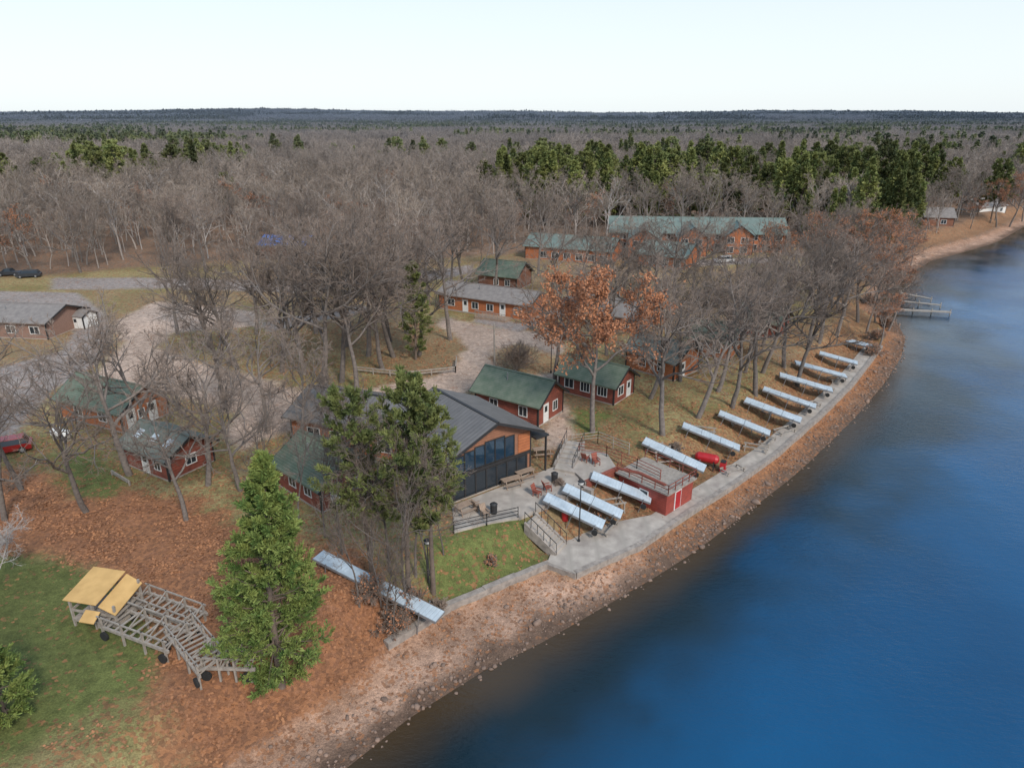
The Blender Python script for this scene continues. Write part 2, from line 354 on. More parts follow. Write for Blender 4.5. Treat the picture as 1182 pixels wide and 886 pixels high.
for p in ASPH: lay(wgt(p,0.5,0.8),np.array([0.29,0.245,0.225])*(0.85+0.3*n1)[:,None],0.10)
uD=sdist(UP,X,Y); sD=-sdist(LAKE,X,Y)
bank=sstep(0.2,1.2,uD)*(1-sstep(6.0,9.5,uD+2*(n2-0.5)))*sstep(2,10,X)
lay(bank*0.75,np.array([0.26,0.16,0.09])*(0.6+0.8*n2)[:,None],0.7)
beach=1-sstep(-0.1,0.3,uD)
kk=sstep(6,20,X)[:,None]*(1-sstep(120,150,Y))[:,None]
bc=np.array([0.41,0.265,0.195])*(1-kk)+np.array([0.31,0.185,0.12])*kk
bc=bc*(0.5+1.0*n2)[:,None]
near=(1-sstep(0.5,2.6,-uD+1.8*(n2-0.5)))[:,None]*np.maximum(kk,0.35)
bc=bc*(1-near)+np.array([0.32,0.155,0.08])*near
wet=(1-sstep(0.5,2.8,sD+2.4*(n2-0.5)))[:,None]
bc=bc*(1-wet)+np.array([0.14,0.092,0.068])*wet
lay(beach,bc,None); leaf=leaf*(1-beach)+beach*(0.25+0.55*kk[:,0])*(1-wet[:,0]*0.6)
uw=1-sstep(-1.5,0.0,sD); lay(uw,np.array([0.08,0.055,0.035]),0.1)
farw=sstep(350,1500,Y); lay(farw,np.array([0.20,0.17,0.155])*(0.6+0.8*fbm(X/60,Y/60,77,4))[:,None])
f2=sstep(1500,5000,Y); lay(f2*0.9,np.array([0.14,0.185,0.25])*(0.6+0.8*fbm(X/120,Y/160,78,4))[:,None]); leaf=leaf*(1-farw)  # far hills tinted blue-grey, atmospheric haze painted into the ground colour
nx,ny=len(xs),len(ys); idx=np.arange(nx*ny).reshape(ny,nx)
Q=np.stack([idx[:-1,:-1],idx[:-1,1:],idx[1:,1:],idx[1:,:-1]],-1).reshape(-1,4)
gm,nt,b=newmat('ground_cover')
me=mesh_np('ground',np.stack([X,Y,Z],1),Q,[gm],smooth=True)
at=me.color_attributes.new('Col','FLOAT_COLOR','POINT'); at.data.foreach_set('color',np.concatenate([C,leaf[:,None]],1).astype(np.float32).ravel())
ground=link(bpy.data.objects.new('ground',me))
a=nt.nodes.new('ShaderNodeAttribute'); a.attribute_name='Col'
ps=pos(nt)
f=ramp(nt,noise(nt,1.3,6,ps,0.7),0.3,0.7)
c=mix(nt,f,(0.62,0.62,0.62),(1.36,1.34,1.29)); c=mix(nt,1.0,a.outputs['Color'],c,'MULTIPLY')
f=ramp(nt,noise(nt,9,4,ps,0.7),0.3,0.7); c2=mix(nt,f,(0.65,0.65,0.65),(1.32,1.32,1.32)); c=mix(nt,1.0,c,c2,'MULTIPLY')
vo=nt.nodes.new('ShaderNodeTexVoronoi'); vo.inputs['Scale'].default_value=4.5; nt.links.new(ps,vo.inputs['Vector'])
sh=nt.nodes.new('ShaderNodeSeparateColor'); nt.links.new(vo.outputs['Color'],sh.inputs[0])
pn=ramp(nt,noise(nt,0.7,4,ps,0.6),0.3,0.7)
ad=nt.nodes.new('ShaderNodeMath'); ad.operation='MULTIPLY_ADD'; nt.links.new(pn,ad.inputs[0]); ad.inputs[1].default_value=0.45; nt.links.new(a.outputs['Alpha'],ad.inputs[2])
sb=nt.nodes.new('ShaderNodeMath'); sb.operation='SUBTRACT'; nt.links.new(ad.outputs[0],sb.inputs[0]); nt.links.new(sh.outputs[0],sb.inputs[1])
th=ramp(nt,sb.outputs[0],0.22,0.32)
lc=mix(nt,sh.outputs[1],(0.40,0.18,0.085),(0.16,0.08,0.047))
fm=nt.nodes.new('ShaderNodeMath'); fm.operation='MULTIPLY'; fm.inputs[1].default_value=0.7; nt.links.new(th,fm.inputs[0])
c=mix(nt,fm.outputs[0],c,lc)
nt.links.new(c,b.inputs['Base Color']); b.inputs['Roughness'].default_value=0.95; b.inputs['Specular IOR Level'].default_value=0.15
bn=nt.nodes.new('ShaderNodeBump'); bn.inputs['Strength'].default_value=0.8; bn.inputs['Distance'].default_value=0.18
nt.links.new(noise(nt,5,6,ps,0.7),bn.inputs['Height']); nt.links.new(bn.outputs[0],b.inputs['Normal'])
# ------------------------------------------------------------------ water
xs=axis([np.arange(-60,200,1.2),200+np.geomspace(1,1300,20)]); ys=axis([np.arange(-250,20,10),np.arange(20,140,1.0),np.arange(140,420,3)])
WX,WY=np.meshgrid(xs,ys); wx=WX.ravel();wy=WY.ravel(); sd=sdist(LAKE,wx,wy)
nx,ny=len(xs),len(ys); idx=np.arange(nx*ny).reshape(ny,nx)
Q=np.stack([idx[:-1,:-1],idx[:-1,1:],idx[1:,1:],idx[1:,:-1]],-1).reshape(-1,4)
wm,nt,b=newmat('lake_water')
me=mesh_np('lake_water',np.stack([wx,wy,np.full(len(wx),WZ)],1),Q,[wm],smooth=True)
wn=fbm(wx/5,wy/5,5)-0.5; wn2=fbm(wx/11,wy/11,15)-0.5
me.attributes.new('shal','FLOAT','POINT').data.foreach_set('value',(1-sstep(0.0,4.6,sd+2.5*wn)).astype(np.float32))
me.attributes.new('refl_dark','FLOAT','POINT').data.foreach_set('value',(1-sstep(3,18,sd+18*wn2+6*wn)).astype(np.float32))  # patchy near-shore darkening, bank tree reflections painted into the water colour
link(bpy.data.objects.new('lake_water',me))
a=nt.nodes.new('ShaderNodeAttribute'); a.attribute_name='shal'; a2=nt.nodes.new('ShaderNodeAttribute'); a2.attribute_name='refl_dark'; ps=pos(nt)
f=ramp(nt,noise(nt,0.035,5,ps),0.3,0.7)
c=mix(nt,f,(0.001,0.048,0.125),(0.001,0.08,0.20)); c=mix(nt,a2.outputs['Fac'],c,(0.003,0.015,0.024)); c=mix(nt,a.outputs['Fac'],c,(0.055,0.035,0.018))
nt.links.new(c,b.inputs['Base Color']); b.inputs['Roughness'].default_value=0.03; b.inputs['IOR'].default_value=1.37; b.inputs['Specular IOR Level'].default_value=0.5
mp=nt.nodes.new('ShaderNodeMapping'); mp.inputs['Scale'].default_value=(1,2.2,1); mp.inputs['Rotation'].default_value=(0,0,0.5); nt.links.new(ps,mp.inputs[0])
bn=nt.nodes.new('ShaderNodeBump'); bn.inputs['Strength'].default_value=0.75; bn.inputs['Distance'].default_value=0.10
big=ramp(nt,noise(nt,0.06,3,ps),0.35,0.65)
wv=nt.nodes.new('ShaderNodeMath'); wv.operation='MULTIPLY'; nt.links.new(noise(nt,1.1,6,mp.outputs[0],0.62),wv.inputs[0])
wa=nt.nodes.new('ShaderNodeMapRange'); nt.links.new(big,wa.inputs[0]); wa.inputs[3].default_value=0.35; wa.inputs[4].default_value=1.1; nt.links.new(wa.outputs[0],wv.inputs[1])
nt.links.new(wv.outputs[0],bn.inputs['Height']); nt.links.new(bn.outputs[0],b.inputs['Normal'])
# ------------------------------------------------------------------ houses
FOOT=[]
def window(mb,face,a,z,w,h,fr='white',gl='glass',mull=1,door=False):
    def bx(a0,a1,z0,z1,d0,d1,k):
        if face=='A': mb.box(-d1,-d0,a0,a1,z0,z1,k)
        else: mb.box(a0,a1,-d1,-d0,z0,z1,k)
    t=0.09; x0,x1=a-w/2,a+w/2
    bx(x0-t,x0,z-t,z+h+t,-0.05,0.06,fr); bx(x1,x1+t,z-t,z+h+t,-0.05,0.06,fr)
    bx(x0,x1,z+h,z+h+t,-0.05,0.06,fr); bx(x0,x1,z-t,z,-0.05,0.06,fr)
    if door: bx(x0,x1,z,z+h,-0.05,0.03,fr); bx(x0+w*0.2,x1-w*0.2,z+h*0.55,z+h*0.9,0.03,0.045,gl)
    else:
        bx(x0,x1,z,z+h,-0.05,0.02,gl)
        for j in range(mull): 
            xm=x0+w*(j+1)/(mull+1); bx(xm-0.03,xm+0.03,z,z+h,0.02,0.045,fr)
def house(name,C=None,L=None,R=None,LL=None,WW=6,wh=2.6,rise=1.7,ridge='y',wall='red',roof='green',wins=(),ov=0.5,trim='dark',Cw=None,e1=None,fr='white',sky=0):
    Cp=P(*C) if C else Vector((Cw[0],Cw[1],float(height(*Cw))))
    if L is not None:
        Lp=P(*L); d=(Lp-Cp); d.z=0; LL=LL or d.length; e=d.normalized(); e2=Vector((e.y,-e.x,0))
    elif R is not None:
        Rp=P(*R); d=(Rp-Cp); d.z=0; WW=d.length; e2=d.normalized()
    else:
        e=Vector((*e1,0)).normalized(); e2=Vector((e.y,-e.x,0))
    ang=math.atan2(e2.y,e2.x)
    root=empty(name,(Cp.x,Cp.y,Cp.z),ang)
    ca,sa=math.cos(ang),math.sin(ang)
    FOOT.append([(Cp.x+x*ca-y*sa,Cp.y+x*sa+y*ca) for x,y in ((0,0),(WW,0),(WW,LL),(0,LL))])
    mb=MB(); z0=-0.6
    if ridge=='y':
        prof=[(0,z0),(WW,z0),(WW,wh),(WW/2,wh+rise),(0,wh)]
        mb.hexa([(x,0,z) for x,z in prof],[(x,LL,z) for x,z in prof],wall)
    else:
        prof=[(0,z0),(LL,z0),(LL,wh),(LL/2,wh+rise),(0,wh)]
        mb.hexa([(0,y,z) for y,z in prof],[(WW,y,z) for y,z in prof],wall)
    for (x0,x1,y0,y1) in ((-0.05,0.12,-0.05,0.12),(WW-0.12,WW+0.05,-0.05,0.12),(-0.05,0.12,LL-0.12,LL+0.05)):
        mb.box(x0,x1,y0,y1,z0,wh-0.05,trim)
    mb.box(-0.04,WW+0.04,-0.04,LL+0.04,z0-0.02,0.15,'conc')
    mb.obj('walls',root)
    mb=MB(); half=(WW if ridge=='y' else LL)/2; run=(LL if ridge=='y' else WW)
    sl=rise/half; th=0.16
    for sgn in (0,1):
        def pt(h,r,z):
            hh=h if sgn==0 else 2*half-h
            return (hh,r,z) if ridge=='y' else (r,hh,z)
        b0=[pt(-ov,-ov,wh-ov*sl+0.03),pt(half,-ov,wh+rise+0.03),pt(half,run+ov,wh+rise+0.03),pt(-ov,run+ov,wh-ov*sl+0.03)]
        mb.hexa(b0,[(x,y,z+th) for x,y,z in b0],roof)
        if sky and sgn==0:
            for q in range(sky):
                r0=run*(q+0.5)/sky-0.5; h0,h1=half*0.3,half*0.65
                b1=[pt(h0,r0,wh+h0*sl+0.2),pt(h1,r0,wh+h1*sl+0.2),pt(h1,r0+0.8,wh+h1*sl+0.2),pt(h0,r0+0.8,wh+h0*sl+0.2)]
                mb.hexa(b1,[(x,y,z+0.08) for x,y,z in b1],'alu')
    zr=wh+rise+0.03+th
    if ridge=='y': mb.box(half-0.14,half+0.14,-ov-0.02,run+ov+0.02,zr-0.06,zr+0.04,'dark' if roof=='metalroof' else roof)
    else: mb.box(-ov-0.02,run+ov+0.02,half-0.14,half+0.14,zr-0.06,zr+0.04,roof)
    for (h0,h1) in ((-ov,half),(2*half+ov,half)):
        za=wh-ov*sl+0.05; zb=wh+rise+0.05
        for rr in (-ov-0.04,run+ov+0.04):
            p0=(h0,rr,za) if ridge=='y' else (rr,h0,za); p1=(h1,rr,zb) if ridge=='y' else (rr,h1,zb)
            mb.bar(p0,p1,0.06,0.24,trim)
    mb.cyl((half*0.6,run*0.6,wh),(half*0.6,run*0.6,wh+rise+0.3),0.07,0.07,8,'frame')
    mb.obj('roof',root)
    if wins:
        mb=MB()
        for w in wins:
            kw=w[5] if len(w)>5 else {}
            window(mb,w[0],w[1],w[2],w[3],w[4],fr=kw.get('fr',fr),gl=kw.get('gl','glass'),mull=kw.get('mull',1),door=kw.get('door',False))
        mb.obj('windows_and_doors',root)
    return root
D={'door':True}
house('log_cabin',(143,500),(72,481),WW=6,wh=2.5,rise=1.9,wall='orange',wins=[('B',1.2,0.2,0.95,2.05,D),('B',3.9,0.2,0.95,2.05,D),('B',2.5,1.0,0.7,0.9),('A',3,0.9,1.2,1),('A',7,0.9,1.2,1)])
house('log_cabin',(196,556),(146,536),WW=5,wh=2.4,rise=1.3,wall='red',roof='ggreen',sky=3,wins=[('A',1.5,0.9,0.9,0.9),('A',3.4,0.2,0.9,1.9,D),('B',2.5,0.9,1.0,0.9)])
house('log_cabin',(372,592),(322,560),WW=6,wh=2.5,rise=1.9,wall='red',wins=[('B',1.5,0.2,0.9,2,D),('B',3.8,1,1,1),('A',2,1,1,1),('A',4.5,1,1,1)])
house('log_cabin',(621,493),(549,473),WW=5.4,wh=2.7,rise=1.9,wall='red',wins=[('B',1.6,0.2,0.9,2,D),('B',3.6,0.9,0.9,1.1),('A',2,0.9,1,1.1),('A',6,0.9,1,1.1)])
house('log_cabin',(708,468),(645,451),WW=5,wh=2.5,rise=1.6,wall='red',wins=[('A',1.6,0.9,1.2,1.1,{'mull':2}),('A',4.0,0.9,1.2,1.1,{'mull':2}),('A',6.3,0.9,1.2,1.1),('B',1.6,0.9,1.2,1.1),('B',3.6,0.2,0.9,1.9,D)])
house('log_cabin',(777,440),(722,424),WW=6,wh=2.6,rise=1.7,wall='orange',roof='ggreen',wins=[('A',2,0.9,1,1.1),('A',5,0.9,1,1.1),('B',2,0.2,0.9,1.9,D)])
house('log_cabin',(842,416),(792,408),WW=6,wh=2.6,rise=1.8,wall='orange',roof='green',wins=[('A',2,0.9,1,1.1),('A',4.5,0.9,1,1.1),('B',3,0.9,1,1)])
house('log_cabin',(895,392),(850,384),WW=6,wh=2.6,rise=1.8,wall='red',roof='green',wins=[('A',2,0.9,1,1.1),('A',4.5,0.9,1,1.1)])
house('log_cabin',(735,386),(690,378),WW=6,wh=2.6,rise=1.8,wall='orange',roof='greyroof',wins=[('A',2,0.9,1,1.1),('A',4.5,0.9,1,1.1)])
mh=house('cedar_motel_house',(610,371),(507,356),WW=7.5,wh=2.8,rise=1.4,wall='orange',roof='greyroof',wins=[('A',2,0.9,1.4,1.1),('A',5,0.4,0.95,2,D),('A',7.5,0.9,1.2,1.1),('A',10.5,0.9,1.2,1.1),('A',12.5,0.2,0.95,2,D),('A',15.5,0.9,1.4,1.1)])
mb=MB(); mb.box(-2.6,-0.08,3.0,9.0,-0.3,0.35,'deck')
for y in np.linspace(3.05,8.95,9): mb.box(-2.6,-2.52,y-0.04,y+0.04,0.35,1.3,'wood')
mb.box(-2.64,-2.5,3.0,9.0,1.3,1.38,'wood'); mb.obj('front_deck',mh)
house('dark_cabin',(596,336),(552,331),WW=7,wh=2.8,rise=2.2,wall='brown',roof='green',wins=[('A',2,0.9,1,1.1),('A',4.5,0.9,1,1.1)])
house('brick_house',(56,392),(-40,388),WW=9,wh=2.7,rise=1.6,wall='brick',roof='greyroof',wins=[('A',2,0.9,1.5,1.1),('A',6,0.9,1.5,1.1),('A',9,0.2,0.95,2,D)])
house('garden_shed',(98,380),(70,378),WW=3,wh=2.0,rise=0.7,wall='white',roof='greyroof',ov=0.15,wins=[('A',1.5,0.2,0.9,1.6,D)])
house('blue_roof_shed',(352,298),(300,296),WW=9,wh=3.0,rise=1.6,wall='brown',roof='blueroof',wins=[('A',3,0.2,2.4,2.3)])
house('metal_storage_building',(536,250),(480,249),WW=16,wh=3.5,rise=2,wall='white',roof='greyroof',wins=[('A',6,0.2,4,3)])
# main lodge
lod=house('lakeside_lodge',C=(522,581),R=(612,547),LL=9.0,wh=4.9,rise=1.9,wall='lodgewood',roof='metalroof',ov=0.9,fr='dark')
mb=MB()
for i,hh in enumerate([1.55,1.75,1.95,2.15,2.15,1.95]): window(mb,'B',0.85+i*1.12,2.75,0.98,hh,fr='dark',gl='bglass',mull=0)
for i in range(7): window(mb,'B',0.8+i*1.18,0.25,1.0,1.95,fr='dark',gl='glass',mull=0)
for i in range(3): window(mb,'A',1.6+i*2.6,2.9,1.4,1.3,fr='dark'); window(mb,'A',1.6+i*2.6,0.8,1.4,1.1,fr='dark')
mb.box(0.13,8.85,-0.10,-0.01,2.35,2.62,'dark')
mb.box(7.45,8.84,-0.06,-0.013,2.7,4.6,'orange'); mb.box(0.13,0.28,-0.07,-0.012,0.16,2.3,'dark')
for i in range(8): mb.box(0.21+i*1.18-0.07,0.21+i*1.18+0.07,-0.085,-0.07,0.16,2.3,'dark')
mb.obj('window_wall',lod)
mb=MB(); mb.box(9.0,10.6,-0.8,5,3.9,4.05,'dark')
for yy in (-0.6,2.2,4.8): mb.box(10.35,10.5,yy,yy+0.15,-0.3,3.9,'dark')
mb.obj('side_canopy',lod)
house('lodge_wing',Cw=(-8.2,60.2),e1=(-0.92,0.36),LL=16,WW=8.5,wh=3.1,rise=1.6,wall='orange',roof='metalroof',ov=0.6,wins=[('A',2+i*2.8,0.9,1.4,1.2) for i in range(5)])
cw=lambda n,z=0.6:[('A',1.8+i*3.0,z,1.6,1.4) for i in range(n)]
house('condo_building',(905,292),(705,288),WW=12,wh=4.9,rise=2.9,wall='orange',roof='teal',ov=0.8,wins=cw(14)+cw(14,3.1))
for k,(cu,cv,lu) in enumerate([(760,300,724),(815,297,782),(868,295,836)]):
    house('condo_gable_wing',(cu,cv),(lu,cv-1),WW=10,wh=4.8,rise=2.4,ridge='x',wall='orange',roof='teal',wins=[('A',2.2,0.6,1.6,1.4),('A',5.5,0.6,1.6,1.4),('A',2.2,2.9,1.6,1.4),('A',5.5,2.9,1.6,1.4)])
house('condo_building',(705,306),(606,298),WW=10,wh=3.2,rise=2.2,wall='orange',roof='teal',wins=cw(6))
house('condo_building',(790,312),(735,306),WW=10,wh=2.8,rise=2.3,wall='orange',roof='teal',wins=cw(3))
house('shore_cottage',(1100,262),(1066,260),WW=8,wh=3,rise=2.4,wall='brown',roof='greyroof',wins=[('A',3,0.9,1.5,1.2)])
house('shore_cottage',(1160,246),(1130,245),WW=8,wh=3,rise=2.4,wall='white',roof='greyroof',wins=[('A',3,0.9,1.5,1.2)])
# ------------------------------------------------------------------ seawall, walk, patio
def offset_line(pts,d):
    out=[]
    n=len(pts)
    for i in range(n):
        a=Vector(pts[max(i-1,0)]);b2=Vector(pts[min(i+1,n-1)]); t=(b2-a).normalized(); nn=Vector((-t.y,t.x)); out.append(Vector(pts[i])+nn*d)
    return out
def resample(pts,step):
    out=[]
    for i in range(len(pts)-1):
        a=Vector(pts[i]);b2=Vector(pts[i+1]); k=max(1,int((b2-a).length/step))
        out+=[a.lerp(b2,j/k) for j in range(k)]
    return out+[Vector(pts[-1])]
def ribbon(name,pts,d0,d1,z0,z1,k,jit=0):
    mb=MB(); a=offset_line(pts,d0); c=offset_line(pts,d1)
    for i in range(len(pts)-1):
        j=random.uniform(-jit,jit)
        mb.hexa([(*a[i],z0),(*a[i+1],z0),(*c[i+1],z0),(*c[i],z0)],[(*a[i],z1+j),(*a[i+1],z1+j),(*c[i+1],z1+j),(*c[i],z1+j)],k)
    return mb.obj(name)
wl=resample(WALL[7:16],2.4)
ribbon('concrete_seawall',wl,-0.12,0.38,-3.3,-1.98,'stone',0.03)
ribbon('concrete_walkway',wl,0.39,2.3,-2.5,-2.10,'conc',0.02)
wl2=resample(WALL[4:8],1.3)
ribbon('stone_retaining_wall',wl2,-0.15,0.4,-3.2,-1.98,'stone',0.08)
def slab(name,px,zt,zb,k):
    mb=MB(); p=[G(u,v,zt) for u,v in px]
    mb.hexa([(x,y,zb) for x,y in p],[(x,y,zt) for x,y in p],k); return mb.obj(name)
slab('concrete_landing',[(664,661),(632,648),(640,628),(700,604),(762,592),(770,607),(700,645)],-2.03,-2.9,'conc')
slab('concrete_patio',[(522,583),(614,548),(640,538),(664,545),(672,560),(640,578),(600,597),(562,604),(524,614)],0.12,-2.0,'conc')
slab('patio_step',[(640,540),(655,515),(700,522),(712,540),(676,556),(664,545)],0.35,-1.5,'conc')
def stairs(name,pa,pb,za,zb,w,n=11):
    a=Vector((*G(*pa,za),za)); c=Vector((*G(*pb,zb),zb)); d=c-a; d.z=0; L=d.length; e=d.normalized()
    root=empty(name,(a.x,a.y,0),math.atan2(e.y,e.x)); mb=MB()
    for i in range(n):
        z=za+(zb-za)*(i+1)/(n+1); mb.box(L*i/n,L*(i+1)/n,-w/2,w/2,z-0.9,z,'conc')
    mb.obj('steps',root); mb=MB()
    for sy in (-w/2-0.12,w/2+0.12):
        mb.hexa([(0,sy-0.11,za-1),(L,sy-0.11,zb-0.6),(L,sy+0.11,zb-0.6),(0,sy+0.11,za-1)],[(0,sy-0.11,za+0.05),(L,sy-0.11,zb+0.2),(L,sy+0.11,zb+0.2),(0,sy+0.11,za+0.05)],'stone')
        mb.bar((0,sy,za+1),(L,sy,zb+1.1),0.05,0.05,'dark')
        for t in np.linspace(0,1,6): mb.bar((L*t,sy,za+(zb-za)*t),(L*t,sy,za+(zb-za)*t+1.05),0.04,0.04,'dark')
    mb.obj('railings',root)
stairs('concrete_stairs',(612,597),(648,634),0.12,-2.03,1.6)
stairs('upper_stairs',(664,508),(650,540),1.0,0.2,1.6,6)
def rail(name,px,z,k='dark',h=1.0):
    mb=MB(); pts=[Vector((*G(u,v,zz),zz)) for (u,v),zz in zip(px,z)]
    for a,c in zip(pts[:-1],pts[1:]):
        n=max(1,int((c-a).length/1.6))
        for hh in (h,h*0.66,h*0.33): mb.bar(a+Vector((0,0,hh)),c+Vector((0,0,hh)),0.05,0.05,k)
        for j in range(n+1): q=a.lerp(c,j/n); mb.bar(q-Vector((0,0,0.3)),q+Vector((0,0,h+0.05)),0.07,0.07,k)
    return mb.obj(name)
rail('patio_railing',[(524,614),(562,605),(598,597)],[0.12]*3)
rail('terrace_railing',[(668,522),(700,526),(735,540),(762,553)],[0.5,0.4,0.3,0.3],'red')
rail('upper_railing',[(660,512),(690,508),(726,522)],[0.6,0.5,0.4],'wood')
def bwall(name,px,z,h,t,k):
    mb=MB(); pts=[Vector((*G(u,v,z),z)) for u,v in px]
    for a,c in zip(pts[:-1],pts[1:]): mb.bar(a-Vector((0,0,h/2-0.1)),c-Vector((0,0,h/2-0.1)),t,h,k)
    mb.obj(name)
bwall('terrace_wall',[(676,556),(712,540),(738,546),(768,560)],0.3,1.8,0.35,'red')
bwall('stone_planter_wall',[(640,578),(672,562),(684,566)],0.1,1.4,0.5,'stone')
Cc=Vector((*G(768,595,-2.1),-2.1)); Rr=Vector((*G(798,576,-2.1),0)); e2=(Rr-Cc); e2.z=0; W_=e2.length; e2.normalize()
root=empty('red_boathouse',(Cc.x,Cc.y,-2.1),math.atan2(e2.y,e2.x)); mb=MB()
mb.box(0,W_,0,5.5,-0.5,2.2,'redpaint'); mb.box(-0.2,W_+0.2,-0.25,5.8,2.2,2.36,'wood')
mb.box(W_*0.3,W_*0.3+1.0,-0.06,0.02,0.05,2.0,'white'); mb.box(W_*0.3+0.1,W_*0.3+0.9,-0.09,-0.055,0.12,1.9,'redgloss')
mb.box(-0.06,0.02,2.0,3.0,1.0,1.7,'white'); mb.box(-0.08,-0.055,2.1,2.9,1.08,1.62,'glass')
mb.obj('walls_and_deck_roof',root); mb=MB()
for (p,q) in (((-0.1,-0.15),(W_+0.1,-0.15)),((-0.1,-0.15),(-0.1,5.7)),((W_+0.1,-0.15),(W_+0.1,5.7))):
    for hh in (0.45,0.85): mb.bar((*p,2.36+hh),(*q,2.36+hh),0.05,0.06,'red')
    for t in np.linspace(0,1,5): mb.bar((p[0]+(q[0]-p[0])*t,p[1]+(q[1]-p[1])*t,2.3),(p[0]+(q[0]-p[0])*t,p[1]+(q[1]-p[1])*t,3.25),0.07,0.07,'red')
mb.obj('deck_railing',root)
# ------------------------------------------------------------------ docks
def dock(pa,pb,w=1.7,ha=0.8,hb=0.9,name='dock_section',wheel=True):
    a=P(*pa,ha); c=P(*pb,hb); d=c-a; L=d.length
    root=empty(name,a,0); pitch=-math.atan2(d.z,Vector((d.x,d.y)).length)
    root.rotation_euler=(random.uniform(-0.05,0.05),pitch,math.atan2(d.y,d.x))
    mb=MB(); n=max(2,round(L/2.4))
    for i in range(n):
        mb.box(L*i/n+0.02,L*(i+1)/n-0.02,-w/2+0.05,w/2-0.05,0.0,0.07,'alu')
    mb.obj('deck_panels',root); mb=MB()
    for s in (-1,1): mb.box(0,L,s*(w/2-0.02)-0.03,s*(w/2-0.02)+0.03,-0.13,0.05,'frame')
    for i in range(n+1): mb.box(max(0,L*i/n-0.04),min(L,L*i/n+0.04),-w/2+0.06,w/2-0.06,-0.14,-0.01,'frame')
    for x in (L*0.12,L*0.5,L*0.88):
        for s in (-1,1):
            wp=root.matrix_basis@Vector((x,s*w/2,0)); zg=float(height(wp.x,wp.y)); dz=max(0.3,wp.z-zg+0.1)
            mb.bar((x,s*(w/2+0.06),0.25),(x,s*(w/2+0.06),-dz),0.06,0.06,'frame')
        mb.bar((x,-w/2,-0.16),(x,w/2,-0.5),0.05,0.05,'frame')
    mb.obj('frame_and_legs',root)
    if wheel:
        mb=MB()
        for s in (-1,1): mb.cyl((L*0.92,s*(w/2+0.1),-0.5),(L*0.92,s*(w/2+0.25),-0.5),0.26,0.26,14,'rubber')
        mb.obj('wheels',root)
    return root
for pa,pb,w in [((629,573),(697,606),1.5),((651,562),(718,594),1.5),((683,548),(752,576),1.5),((743,508),(814,541),1.6),((788,490),(854,517),1.6),((830,476),(889,500),1.6),
    ((860,461),(925,485),1.7),((881,448),(942,469),1.7),((900,432),(961,450),1.8),((918,418),(977,434),1.9),((946,407),(990,419),1.9),((980,393),(1008,400),2.0)]:
    dock(pa,pb,w,0.85,1.15)
dock((367,640),(508,712),1.25,0.8,1.9,'long_aluminium_dock',False)
def rack(u,v,ang,L=2.6):
    p=P(u,v); mb=MB()
    for s in (-0.5,0.5): mb.bar((-L/2,s,0.55),(L/2,s,0.55),0.12,0.12,'wood')
    for x in (-L/2+0.2,L/2-0.2):
        mb.bar((x,-0.65,0.45),(x,0.65,0.45),0.12,0.1,'wood')
        for s in (-0.5,0.5): mb.bar((x,s,0.5),(x,s*1.3,-0.5),0.1,0.1,'wood')
    mb.obj('timber_dock_rack',None,p,ang)
for u,v,a in [(705,585,0.3),(770,535,0.2),(872,520,-0.4),(905,500,0.5),(812,500,-0.3),(935,470,0.4),(855,492,0),(950,452,0.2),(700,612,1.0),(885,512,0.9),(760,522,0.7),(845,545,0.5),(965,440,0.3),(890,478,0.6)]: rack(u,v,a)
mb=MB()
def pseg(p,q,w): 
    p=Vector((*G(*p,-2.5),-2.5)); q=Vector((*G(*q,-2.5),-2.5)); mb.bar(p,q,w,0.14,'wood')
    n=max(1,int((q-p).length/3))
    for j in range(n+1): r=p.lerp(q,j/n); mb.bar(r+Vector((0,0,0.5)),r-Vector((0,0,2.6)),0.14,0.14,'wood')
pseg((1012,356),(1097,360),1.3); pseg((1040,338),(1075,345),0.9); pseg((1036,347),(1086,352),0.9)
mb.obj('wooden_pier')
# ------------------------------------------------------------------ canopied lift and timber hoists lower left
p=P(128,712); ang=rad(-12); root=empty('canopied_boat_lift',p,ang); mb=MB()
for x in (-1.7,0,1.7):
    for y in (-1.2,1.2): mb.bar((x,y,-0.2),(x,y,2.15 if y<0 else 2.5),0.13,0.13,'wood')
for z in (0.5,1.3):
    for y in (-1.2,1.2): mb.bar((-1.8,y,z),(1.8,y,z),0.1,0.14,'wood')
    for x in (-1.7,1.7): mb.bar((x,-1.2,z),(x,1.2,z),0.1,0.14,'wood')
for i in range(8): mb.box(-1.7+i*0.43,-1.33+i*0.43,-1.3,1.3,0.6,0.66,'wood')
mb.obj('timber_frame',root); mb=MB()
def sheet(pts,k,th=0.05): mb.hexa(pts,[(x,y,z+th) for x,y,z in pts],k)
sheet([(-2.0,-1.4,2.15),(0.55,-1.4,2.15),(0.55,1.5,2.75),(-2.0,1.5,2.75)],'tan'); sheet([(0.6,-1.3,1.95),(1.9,-1.4,1.55),(1.9,1.3,2.15),(0.6,1.5,2.55)],'tan')
sheet([(-0.2,-2.2,1.35),(0.9,-2.2,1.35),(0.9,-1.5,1.75),(-0.2,-1.5,1.75)],'tan')
mb.obj('tan_canopy',root)
